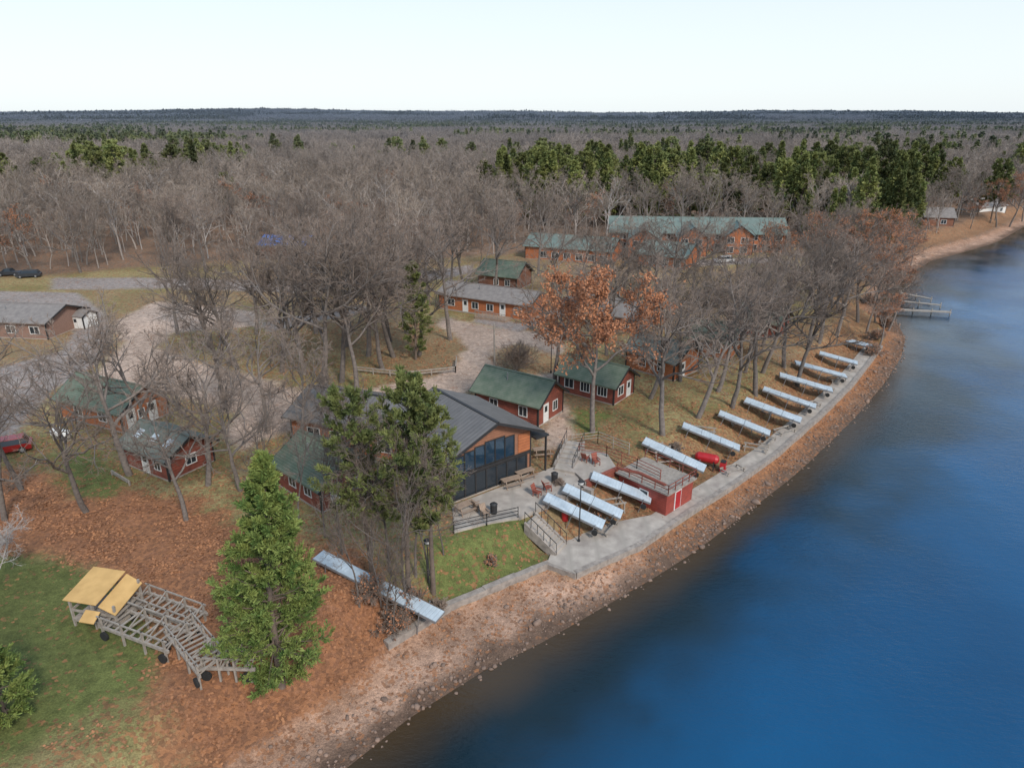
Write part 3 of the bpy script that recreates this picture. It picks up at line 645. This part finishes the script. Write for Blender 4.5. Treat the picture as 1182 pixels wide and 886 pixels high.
def ladder(name,pa,pb,w,h,rung=0.7,wheels=True):
    a=P(*pa,h);c=P(*pb,h);d=c-a;L=d.length; root=empty(name,a,math.atan2(d.y,d.x)); mb=MB()
    for s in (-w/2,w/2): mb.bar((0,s,0),(L,s,0),0.14,0.2,'wood'); mb.bar((0,s,0.75),(L,s,0.75),0.08,0.1,'wood')
    x=0.1
    while x<L: 
        mb.bar((x,-w/2-0.1,0.12),(x,w/2+0.1,0.12),0.14,0.06,'wood'); x+=rung
    for x in np.linspace(0.3,L-0.3,4):
        for s in (-w/2,w/2): mb.bar((x,s,0.8),(x,s,-h-0.2),0.12,0.12,'wood')
        mb.bar((x,-w/2,-0.1),(x,w/2,0.7),0.07,0.07,'wood')
    mb.obj('timbers',root)
    if wheels:
        mb=MB()
        for x in (0.5,L-0.5):
            for s in (-w/2-0.2,w/2+0.05): mb.cyl((x,s,-h+0.3),(x,s+0.16,-h+0.3),0.32,0.32,14,'rubber')
        mb.obj('wheels',root)
ladder('timber_boat_hoist',(128,712),(208,742),1.8,0.9)
ladder('timber_boat_hoist',(206,722),(248,776),1.7,1.0,0.45)
ladder('timber_dock_crib',(160,690),(230,716),1.4,0.7,0.6,False)
ladder('timber_boat_hoist',(235,760),(300,775),1.5,0.8)
# ------------------------------------------------------------------ furniture
def picnic(u,v,ang,k='deck'):
    mb=MB()
    for i in range(5): mb.box(-0.95,0.95,-0.38+i*0.155,-0.25+i*0.155,0.72,0.77,k)
    for s in (-1,1):
        mb.box(-0.95,0.95,s*0.72-0.13,s*0.72+0.13,0.43,0.47,k)
        mb.bar((s*0.7,-0.75,0.4),(s*0.7,0.75,0.4),0.05,0.1,k)
        for q in (-1,1): mb.bar((s*0.7,q*0.3,0.72),(s*0.7,q*0.6,0),0.06,0.1,k)
    x,y=G(u,v,0.12); mb.obj('picnic_table',None,(x,y,0.12),ang)
picnic(590,560,0.5);picnic(606,551,0.6);picnic(537,590,0.7);picnic(626,525,0.2)
def pole(u,v,vt):
    p=P(u,v); h=top_z(p.x,p.y,vt)-p.z; mb=MB(); mb.cyl((0,0,-0.2),(0,0,0.3),0.16,0.12,10,'dark'); mb.cyl((0,0,0.3),(0,0,h),0.06,0.045,8,'dark')
    mb.cyl((0,0,h),(0,0,h+0.12),0.08,0.28,10,'dark'); mb.cyl((0,0,h+0.12),(0,0,h+0.38),0.2,0.26,10,'white'); mb.cyl((0,0,h+0.38),(0,0,h+0.5),0.3,0.06,10,'dark')
    mb.obj('street_lamp',None,p)
pole(668,626,560); pole(636,430,392); pole(495,662,628)
p=P(571,432); mb=MB(); mb.cyl((0,0,-0.3),(0,0,7),0.14,0.1,8,'wood'); mb.bar((-0.9,0,6.4),(0.9,0,6.4),0.1,0.12,'wood'); mb.obj('utility_pole',None,p)
def fence(px,name='rail_fence',h=0.9,k='wood'):
    mb=MB(); pts=[P(*q) for q in px]
    for a,c in zip(pts[:-1],pts[1:]):
        n=max(1,int((c-a).length/2.4))
        for hh in (h*0.5,h*0.9): mb.bar(a+Vector((0,0,hh)),c+Vector((0,0,hh)),0.09,0.16,k)
        for j in range(n+1): q=a.lerp(c,j/n); mb.bar(q-Vector((0,0,0.2)),q+Vector((0,0,h)),0.14,0.14,k)
    mb.obj(name)
fence([(412,430),(470,436),(526,430)]); fence([(526,430),(527,418)])
fence([(130,548),(150,560)],'log_barrier',0.5)
p=P(72,508); mb=MB()
prof=[(-1.25,0.1),(-1.15,0.36),(-0.9,0.5),(0.9,0.5),(1.15,0.36),(1.25,0.1)]
for (x0,r0),(x1,r1) in zip(prof[:-1],prof[1:]): mb.cyl((x0,0,0.85),(x1,0,0.85),r0,r1,16,'white')
for x in (-0.7,0.7): mb.box(x-0.1,x+0.1,-0.4,0.4,-0.1,0.45,'conc')
mb.cyl((0,0,1.3),(0,0,1.5),0.18,0.18,10,'white'); mb.obj('propane_tank',None,p,-0.35)
p=P(815,538); mb=MB()
for (x0,r0),(x1,r1) in zip(prof[:-1],prof[1:]): mb.cyl((x0,0,1.0),(x1,0,1.0),r0,r1,16,'redgloss')
for x in (-0.8,0.8):
    for s in (-0.45,0.45): mb.bar((x,s,0.9),(x,s*1.3,-0.3),0.1,0.1,'dark')
mb.box(1.4,2.0,-0.35,0.35,-0.2,0.9,'redgloss'); mb.box(1.45,1.95,-0.3,0.3,0.9,1.02,'dark')
mb.obj('red_fuel_tank',None,p,-0.45)
def bin_(u,v,z,k):
    x,y=G(u,v,z); mb=MB(); mb.cyl((0,0,0),(0,0,0.9),0.28,0.32,12,k); mb.cyl((0,0,0.9),(0,0,1.02),0.35,0.2,12,'dark'); mb.obj('trash_can',None,(x,y,z))
bin_(640,556,0.12,'dark'); bin_(570,592,0.12,'dark'); bin_(652,600,-1.2,'redgloss')
def chair(u,v,z,ang,k):
    x,y=G(u,v,z); mb=MB(); mb.box(-0.3,0.3,-0.3,0.3,0.38,0.43,k); mb.hexa([(-0.3,0.26,0.43),(0.3,0.26,0.43),(0.3,0.32,0.43),(-0.3,0.32,0.43)],[(-0.3,0.5,1.05),(0.3,0.5,1.05),(0.3,0.56,1.05),(-0.3,0.56,1.05)],k)
    for sx in (-0.27,0.27):
        for sy in (-0.27,0.27): mb.box(sx-0.03,sx+0.03,sy-0.03,sy+0.03,0,0.38,k)
        mb.box(sx-0.06,sx+0.06,-0.3,0.35,0.6,0.64,k)
    mb.obj('adirondack_chair',None,(x,y,z),ang)
for u,v,a_ in [(552,588,2.2),(560,596,0.6),(620,572,1.0),(632,566,2.0),(676,532,2.5),(688,536,0.4)]: chair(u,v,0.12 if u<660 else 0.35,a_,'red' if u>600 else 'deck')
def car(u,v,ang,paint,name='parked_car',L=4.6,truck=False):
    p=P(u,v); root=empty(name,p,ang); mb=MB(); w=0.92
    body=[(-L/2,0.35),(-L/2+0.05,0.85),(-L/2+0.9,1.0),(L/2-0.3,0.98),(L/2,0.8),(L/2,0.35)]
    mb.hexa([(x,-w,z) for x,z in body],[(x,w,z) for x,z in body],paint)
    c0,c1=(-1.0,0.6) if truck else (-1.2,1.9)
    b4=[(c0-0.3,-w+0.05,0.98),(c1+0.2,-w+0.05,0.98),(c1+0.2,w-0.05,0.98),(c0-0.3,w-0.05,0.98)]
    t4=[(c0+0.25,-w+0.22,1.5),(c1-0.15,-w+0.22,1.5),(c1-0.15,w-0.22,1.5),(c0+0.25,w-0.22,1.5)]
    mb.hexa(b4,t4,'glass'); mb.hexa([(x,y,1.5) for x,y,z in t4],[(x*0.97,y*0.95,1.57) for x,y,z in t4],paint)
    mb.obj('body',root); mb=MB()
    for x in (-L/2+0.85,L/2-0.85):
        for s in (-1,1): mb.cyl((x,s*(w-0.18),0.34),(x,s*(w+0.03),0.34),0.34,0.34,14,'rubber'); mb.cyl((x,s*(w+0.03),0.34),(x,s*(w+0.045),0.34),0.2,0.18,10,'frame')
    mb.obj('wheels',root)
car(8,522,0.5,'carred'); car(12,318,0.1,'cardark',truck=True); car(34,320,0.3,'cardark'); car(835,303,0.2,'carwhite'); car(660,352,0.4,'cardark')
# ------------------------------------------------------------------ trees (individually placed)
place_tree('rust_leaved_oak_tree',684,499,288,RUST,0,0.97)
for u,v,vt,k in [(765,502,290,0),(150,548,335,1),(100,590,395,2),(375,446,232,3),(394,441,245,4),(352,432,262,0),(425,411,235,1),(442,426,250,2),(455,412,240,3),
    (296,386,252,4),(335,386,240,0),(520,392,232,1),(572,336,215,2),(496,352,232,3),(872,456,285,1),(828,452,292,2),(805,482,305,3),(905,424,268,0),(932,404,258,4),(640,440,290,1),
    (945,396,255,2),(735,402,265,3),(240,560,375,4),(278,566,420,1),(25,565,395,2),(-10,520,340,3),(965,388,262,1),(990,372,262,3),(700,410,280,4),
    (860,430,300,0),(785,440,300,1),(470,385,250,4),(250,410,290,3),(395,560,420,5),
    (190,520,360,3),(325,430,270,4),(400,400,250,6),(365,385,240,1),(205,385,262,4),
    (750,460,300,2),(880,430,280,3),(920,445,290,6),(845,470,300,4),(668,420,290,5),(310,500,350,1),(262,470,330,3),
    (5,600,420,6),(215,600,440,5),(350,520,385,6),(412,450,270,5),(484,410,262,0),(275,425,270,2),
    (645,350,245,5),(720,340,240,6),(800,345,245,5),(850,350,250,0),(690,345,250,1),(760,345,245,3),(880,345,240,6)]:
    place_tree('bare_oak_tree',u,v,vt,OAK,k)
for u,v,vt in [(1005,330,235),(985,340,240),(960,352,248),(940,330,240),(1010,372,290),(1018,345,270),(900,352,255),(1030,310,235),(1045,300,238),(965,330,240),(1000,385,300),(1022,360,285),(1015,400,330),(1025,382,310),
    (975,365,262),(1035,318,262),(1050,308,258),(1165,262,196),(1180,256,200),(1150,262,205),(1120,264,225),(925,372,262),(950,372,268),(1008,352,262),(880,400,275)]:
    place_tree('russet_oak_tree',u,v,vt,RUSTS if random.random()<0.6 else OAK,None)
for u,v,vt in [(430,640,470),(447,722,585),(420,600,450),(495,672,500),(345,600,450),(300,600,440),(440,700,560),(455,735,600),(512,640,520),(470,700,480),(395,640,480),(450,660,440),(480,665,450),(375,620,470),(415,700,540)]:
    place_tree('slender_bare_tree',u,v,vt,SLIM,None,0.85)
pl=bare_tree('pale_mesh',201,9,1.2,(8,6,6,5),barkm='pale',twigm='pale',fork=0.25,tr=0.12); place_tree('pale_birch_tree',-8,690,585,[pl],0)
sp=conifer('spruce_mesh',301,15,4.3,0.06,150,10,28,0.30,0.065,0.0,shape=0.85,mk='needle',tr=0.26,irr=0.40,tip=0.10,blr=0.36,k0=0.12)
place_tree('spruce_tree',325,790,526,[sp],0)
for i,(u,v,vt,rr) in enumerate([(472,690,428,4.6),(430,668,438,4.4),(500,684,442,3.4)]):
    pm=conifer('white_pine_mesh',320+i,17,rr,0.38,60,9,28,0.34,0.065,0.15,shape=0.4,mk='needle2',tr=0.22,irr=0.6,lean=0.03*(i-1),k0=0.4,blr=0.3,tip=0.09)
    place_tree('white_pine_tree',u,v,vt,[pm],0)
pm=conifer('pine_small_mesh',340,13,2.6,0.12,70,8,18,0.34,0.08,0.15,shape=0.5,mk='needle2',tr=0.16,irr=0.5)
place_tree('cedar_tree',480,415,300,[pm],0)
pm=conifer('pine_small2_mesh',341,8,2.6,0.05,90,9,22,0.3,0.06,0.1,shape=0.9,mk='needle',tr=0.15,irr=0.3)
place_tree('spruce_tree',10,830,712,[pm],0)
def shrub(u,v,R,name='bare_shrub',leaves=0):
    g=TG(int(u*7+v)); n=26; az=g.r.uniform(0,6.28,n); el=g.r.uniform(0.3,1.5,n)
    d=np.stack([np.cos(az)*np.cos(el),np.sin(az)*np.cos(el),np.sin(el)],1)
    Pp,Rr_=g.grow(np.zeros((n,3)),d,np.full(n,R)*g.r.uniform(0.7,1.1,n),np.full(n,0.04),np.full(n,0.015),4,0.12,0.02); g.tube(Pp,Rr_,4,0)
    st,d,l,r,t=g.kids(Pp,Rr_,np.full(n,R),9,0.25,1,0.3,1,0.45); P2,R2=g.grow(st,d,l,np.full(len(l),0.018),np.full(len(l),0.01),3,0.15,0.03); g.tube(P2,R2,3,1)
    st,d,l,r,t=g.kids(P2,R2,l,9,0.2,1,0.3,1,0.6); P3,R3=g.grow(st,d,l,np.full(len(l),0.016),np.full(len(l),0.008),2,0.15,0.03); g.tube(P3,R3,3,1)
    if leaves:
        k=g.r.integers(0,len(P3),leaves); p=P3[k,1]; g.blades(p,nrm(g.r.normal(size=p.shape)),np.full(len(p),0.12),np.full(len(p),0.1),2)
    o=bpy.data.objects.new(name,g.mesh(name,[M['bark'],M['otwig'],M['rust']])); o.location=P(u,v); link(o)
shrub(595,428,3.6); shrub(568,650,0.7,'garden_shrub',200); shrub(505,705,1.0); shrub(735,575,0.8,'garden_shrub',400); shrub(690,600,0.7,'garden_shrub',300); shrub(645,560,0.7); shrub(780,520,0.9)
for u,v in [(1012,392),(1022,378),(1018,366),(1006,410),(1000,350),(470,705),(455,725),(430,690)]: shrub(u,v,1.8,'shoreline_shrub',500)
# ------------------------------------------------------------------ fallen leaves and rocks
N=290000; lx=rng.uniform(-62,60,N); ly=rng.uniform(28,112,N)
ux=np.unique(X); uy=np.unique(Y)
gi_=np.clip(np.searchsorted(uy,ly),0,len(uy)-1)*len(ux)+np.clip(np.searchsorted(ux,lx),0,len(ux)-1)
cl=fbm(lx/2.2,ly/2.2,88,3); prob=np.clip(leaf[gi_]*1.15-0.12,0,1)*sstep(0.3,0.6,cl)
keep=(rng.random(N)<prob)&(sD[gi_]>0.5)
for f in FOOT:
    if max(q[1] for q in f)<110: keep&=sdist(f,lx,ly)<0.1
lx,ly=lx[keep],ly[keep]
n=len(lx); d1=nrm(np.stack([rng.normal(size=n),rng.normal(size=n),rng.normal(0,0.35,n)],1)); d2=nrm(np.cross(d1,np.stack([rng.normal(0,0.3,n),rng.normal(0,0.3,n),np.ones(n)],1)))
s=rng.uniform(0.08,0.15,n)[:,None]; p=np.stack([lx,ly,height(lx,ly)+0.05],1)
V=np.stack([p-d1*s,p-d2*s*0.7,p+d1*s,p+d2*s*0.7],1).reshape(-1,3)
link(bpy.data.objects.new('fallen_leaves',mesh_np('fallen_leaves',V,np.arange(n*4).reshape(-1,4),[M['litter']])))
bm=bmesh.new(); bmesh.ops.create_cube(bm,size=1); bmesh.ops.subdivide_edges(bm,edges=bm.edges,cuts=1,use_grid_fill=True)
rv=np.array([v_.co.normalized()[:] for v_ in bm.verts]); rq=np.array([[v_.index for v_ in f_.verts] for f_ in bm.faces]); bm.free()
N=90000; lx=rng.uniform(-15,75,N); ly=rng.uniform(25,140,N); s_=-sdist(LAKE,lx,ly); u_=sdist(UP,lx,ly)
pr=np.where((s_>-0.6)&(u_<-0.2),np.exp(-((s_-0.6)/1.4)**2)*0.7+0.10+0.2*np.exp(-((u_+0.6)/0.7)**2)*(lx>5),0)
keep=rng.random(N)<pr*0.75; lx,ly=lx[keep],ly[keep]; n=len(lx)
sz=np.exp(rng.normal(-2.5,0.45,n)); sc=sz[:,None]*rng.uniform(0.7,1.4,(n,3))*[1,1,0.65]
V=rv[None]*sc[:,None,:]*rng.uniform(0.8,1.15,(n,len(rv),1)); an=rng.uniform(0,6.28,n)
Vx=V[...,0]*np.cos(an)[:,None]-V[...,1]*np.sin(an)[:,None]; Vy=V[...,0]*np.sin(an)[:,None]+V[...,1]*np.cos(an)[:,None]
V=np.stack([Vx+lx[:,None],Vy+ly[:,None],V[...,2]+height(lx,ly)[:,None]+sz[:,None]*0.2],-1).reshape(-1,3)
Qr=(rq[None]+np.arange(n)[:,None,None]*len(rv)).reshape(-1,4)
link(bpy.data.objects.new('shoreline_rocks',mesh_np('shoreline_rocks',V,Qr,[M['rock']])))
# ------------------------------------------------------------------ forest instancing
def instancer(name,pts,rot,scl,ind,meshes):
    col=bpy.data.collections.new(name+'_kinds')
    for i,m_ in enumerate(meshes):
        o=bpy.data.objects.new('%s_kind_%d'%(name,i),m_); col.objects.link(o)
    me=bpy.data.meshes.new(name); me.vertices.add(len(pts)); me.vertices.foreach_set('co',np.asarray(pts,np.float32).ravel())
    rv=np.zeros((len(pts),3),np.float32); rv[:,2]=rot
    me.attributes.new('rot','FLOAT_VECTOR','POINT').data.foreach_set('vector',rv.ravel())
    me.attributes.new('scl','FLOAT','POINT').data.foreach_set('value',np.asarray(scl,np.float32))
    me.attributes.new('ind','INT','POINT').data.foreach_set('value',np.asarray(ind,np.int32)); me.update()
    ob=link(bpy.data.objects.new(name,me))
    ng=bpy.data.node_groups.new(name,'GeometryNodeTree')
    ng.interface.new_socket('Geometry',in_out='INPUT',socket_type='NodeSocketGeometry'); ng.interface.new_socket('Geometry',in_out='OUTPUT',socket_type='NodeSocketGeometry')
    N=ng.nodes; gi=N.new('NodeGroupInput'); go=N.new('NodeGroupOutput'); ip=N.new('GeometryNodeInstanceOnPoints'); ci=N.new('GeometryNodeCollectionInfo')
    ci.inputs['Collection'].default_value=col; ci.inputs['Separate Children'].default_value=True; ci.inputs['Reset Children'].default_value=True
    def na(n,t): q=N.new('GeometryNodeInputNamedAttribute'); q.data_type=t; q.inputs['Name'].default_value=n; return [o for o in q.outputs if o.enabled][0]
    l=ng.links; l.new(gi.outputs[0],ip.inputs['Points']); l.new(ci.outputs[0],ip.inputs['Instance']); ip.inputs['Pick Instance'].default_value=True
    l.new(na('ind','INT'),ip.inputs['Instance Index']); l.new(na('rot','FLOAT_VECTOR'),ip.inputs['Rotation']); l.new(na('scl','FLOAT'),ip.inputs['Scale'])
    l.new(ip.outputs[0],go.inputs[0])
    ob.modifiers.new('instances','NODES').node_group=ng
    return ob
def jgrid(y0,y1,step,marg=1.2,hwk=0.8):
    out=[]
    for yy in np.arange(y0,y1,step):
        hw=yy*hwk+25
        xx=np.arange(-hw,hw*marg,step); out.append(np.stack([xx,np.full(len(xx),yy)],1))
    a=np.concatenate(out); return a+rng.uniform(-0.48,0.48,a.shape)*step
BD=pg([(575,232),(700,226),(760,224),(1050,226),(1070,292),(950,290),(905,268),(700,268),(580,262)])
def ok(a,m=4):
    k=(sdist(UP,a[:,0],a[:,1])>m)
    for f in FOOT:
        if max(q[1] for q in f)>90: k&=sdist(f,a[:,0],a[:,1])<-3
    for p_ in DIRT+ASPH: k&=sdist(p_,a[:,0],a[:,1])<-2
    return k
def zz(a): return np.concatenate([a,height(a[:,0],a[:,1])[:,None]],1)
a=jgrid(100,460,6.3); inb=sdist(BD,a[:,0],a[:,1])>0; k=ok(a)&((sdist(GROUNDS,a[:,0],a[:,1])<-1)|inb); a=a[k]; inb=inb[k]
cz=fbm(a[:,0]/35,a[:,1]/35,55,3); cz2=fbm(a[:,0]/18,a[:,1]/18,57,2)
con=(inb&(rng.random(len(a))<sstep(0.26,0.5,cz2)*0.9))|((cz>0.63)&(a[:,1]>240)&(rng.random(len(a))<0.6))
b_=a[~con]; ib=np.where(rng.random(len(b_))<0.12,3,rng.integers(0,3,len(b_))); ib=np.where(rng.random(len(b_))<0.04,4,ib)
instancer('bare_forest',zz(b_),rng.uniform(0,6.28,len(b_)),rng.uniform(0.62,1.12,len(b_)),ib,FOR+[FRUS])
c_=a[con]; instancer('conifer_stand',zz(c_),rng.uniform(0,6.28,len(c_)),rng.uniform(0.6,1.2,len(c_)),rng.integers(0,3,len(c_)),FCON)
FRONT=pg([(596,296),(915,286),(918,350),(600,345)]); ROADV=pg([(-200,322),(300,325),(340,345),(340,500),(-200,520)])
a=jgrid(78,200,10.0); a=a[ok(a,5)&(sdist(GROUNDS,a[:,0],a[:,1])>0)]
pr=np.where(a[:,1]>100,0.75,0.22); pr=np.where(sdist(FRONT,a[:,0],a[:,1])>0,0.22,pr); pr=np.where(sdist(ROADV,a[:,0],a[:,1])>0,0.24,pr)
a=a[rng.random(len(a))<pr]
instancer('grove_trees',zz(a),rng.uniform(0,6.28,len(a)),rng.uniform(0.65,0.98,len(a)),rng.integers(0,7,len(a)),OAK)
def patch(name,seed,meshes,n,size):
    r=np.random.default_rng(seed); Vs=[];Qs=[];Is=[];o=0;mats=[]
    for k in range(n):
        m_=meshes[r.integers(len(meshes))]
        v=np.empty(len(m_.vertices)*3,np.float32); m_.vertices.foreach_get('co',v); v=v.reshape(-1,3)
        q=np.empty(len(m_.loops),np.int32); m_.loops.foreach_get('vertex_index',q); q=q.reshape(-1,4)
        mi=np.empty(len(m_.polygons),np.int32); m_.polygons.foreach_get('material_index',mi)
        lm=[]
        for x in m_.materials:
            if x not in mats: mats.append(x)
            lm.append(mats.index(x))
        mi=np.array(lm)[mi]
        s=r.uniform(0.75,1.1); an=r.uniform(0,6.28); R_=np.array([[math.cos(an),-math.sin(an),0],[math.sin(an),math.cos(an),0],[0,0,1]])
        gx=(k%4-1.5)/4*size+r.uniform(-2.5,2.5); gy=(k//4-1.5)/4*size+r.uniform(-2.5,2.5)
        v=v@R_.T*s+[gx,gy,0]; Vs.append(v);Qs.append(q+o);Is.append(mi);o+=len(v)
    return mesh_np(name,np.concatenate(Vs),np.concatenate(Qs),mats,np.concatenate(Is))
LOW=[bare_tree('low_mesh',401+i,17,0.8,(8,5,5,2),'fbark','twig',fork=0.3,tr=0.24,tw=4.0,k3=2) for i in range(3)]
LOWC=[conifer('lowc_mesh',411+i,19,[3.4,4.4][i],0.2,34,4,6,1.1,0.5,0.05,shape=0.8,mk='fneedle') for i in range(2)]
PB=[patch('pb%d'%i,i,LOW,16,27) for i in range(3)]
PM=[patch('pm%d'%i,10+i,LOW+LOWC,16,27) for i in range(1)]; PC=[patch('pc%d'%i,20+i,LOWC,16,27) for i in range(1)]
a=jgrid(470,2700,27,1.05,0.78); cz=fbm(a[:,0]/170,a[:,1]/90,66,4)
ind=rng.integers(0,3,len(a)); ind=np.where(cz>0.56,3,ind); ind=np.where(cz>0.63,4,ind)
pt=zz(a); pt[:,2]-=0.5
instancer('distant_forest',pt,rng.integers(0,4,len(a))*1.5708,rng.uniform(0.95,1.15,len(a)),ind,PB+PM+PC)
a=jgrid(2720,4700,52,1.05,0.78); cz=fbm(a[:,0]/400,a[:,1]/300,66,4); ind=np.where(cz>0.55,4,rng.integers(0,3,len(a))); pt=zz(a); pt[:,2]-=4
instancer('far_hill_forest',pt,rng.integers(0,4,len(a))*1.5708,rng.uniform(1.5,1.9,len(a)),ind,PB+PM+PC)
# ------------------------------------------------------------------ sky & light
w=bpy.data.worlds.new('World'); scene.world=w; w.use_nodes=True; nt=w.node_tree; bg=nt.nodes['Background']
EL=rad(40); AZ=rad(150)
sky=nt.nodes.new('ShaderNodeTexSky'); sky.sky_type='NISHITA'; sky.sun_disc=False; sky.sun_elevation=EL; sky.sun_rotation=AZ; sky.dust_density=1.0; sky.air_density=1.0
tc=nt.nodes.new('ShaderNodeTexCoord'); sx=nt.nodes.new('ShaderNodeSeparateXYZ'); nt.links.new(tc.outputs['Generated'],sx.inputs[0])
h1=nt.nodes.new('ShaderNodeMapRange'); h1.interpolation_type='SMOOTHSTEP'; nt.links.new(sx.outputs[2],h1.inputs[0]); h1.inputs[1].default_value=0.04; h1.inputs[2].default_value=0.5
cloud=mix(nt,h1.outputs[0],(8.6,9.3,9.7),(5.0,6.9,9.2))
cl=mix(nt,0.75,sky.outputs[0],cloud); nt.links.new(cl,bg.inputs['Color']); bg.inputs['Strength'].default_value=0.12
sl=bpy.data.lights.new('sun','SUN'); sl.energy=3.1; sl.angle=rad(10); sl.color=(1,0.93,0.84)
so=link(bpy.data.objects.new('sun',sl)); dv=Vector((math.sin(AZ)*math.cos(EL),math.cos(AZ)*math.cos(EL),math.sin(EL))); so.rotation_euler=dv.to_track_quat('Z','Y').to_euler()
cam=bpy.data.cameras.new('camera'); cam.sensor_width=36; cam.lens=FP/1182*36; cam.clip_end=40000; cam.clip_start=0.5
co=link(bpy.data.objects.new('camera',cam)); co.location=(0,0,CH); co.rotation_euler=(rad(90)-PT,0,0); scene.camera=co
scene.view_settings.view_transform='Standard'; scene.view_settings.look='None'; scene.view_settings.exposure=0
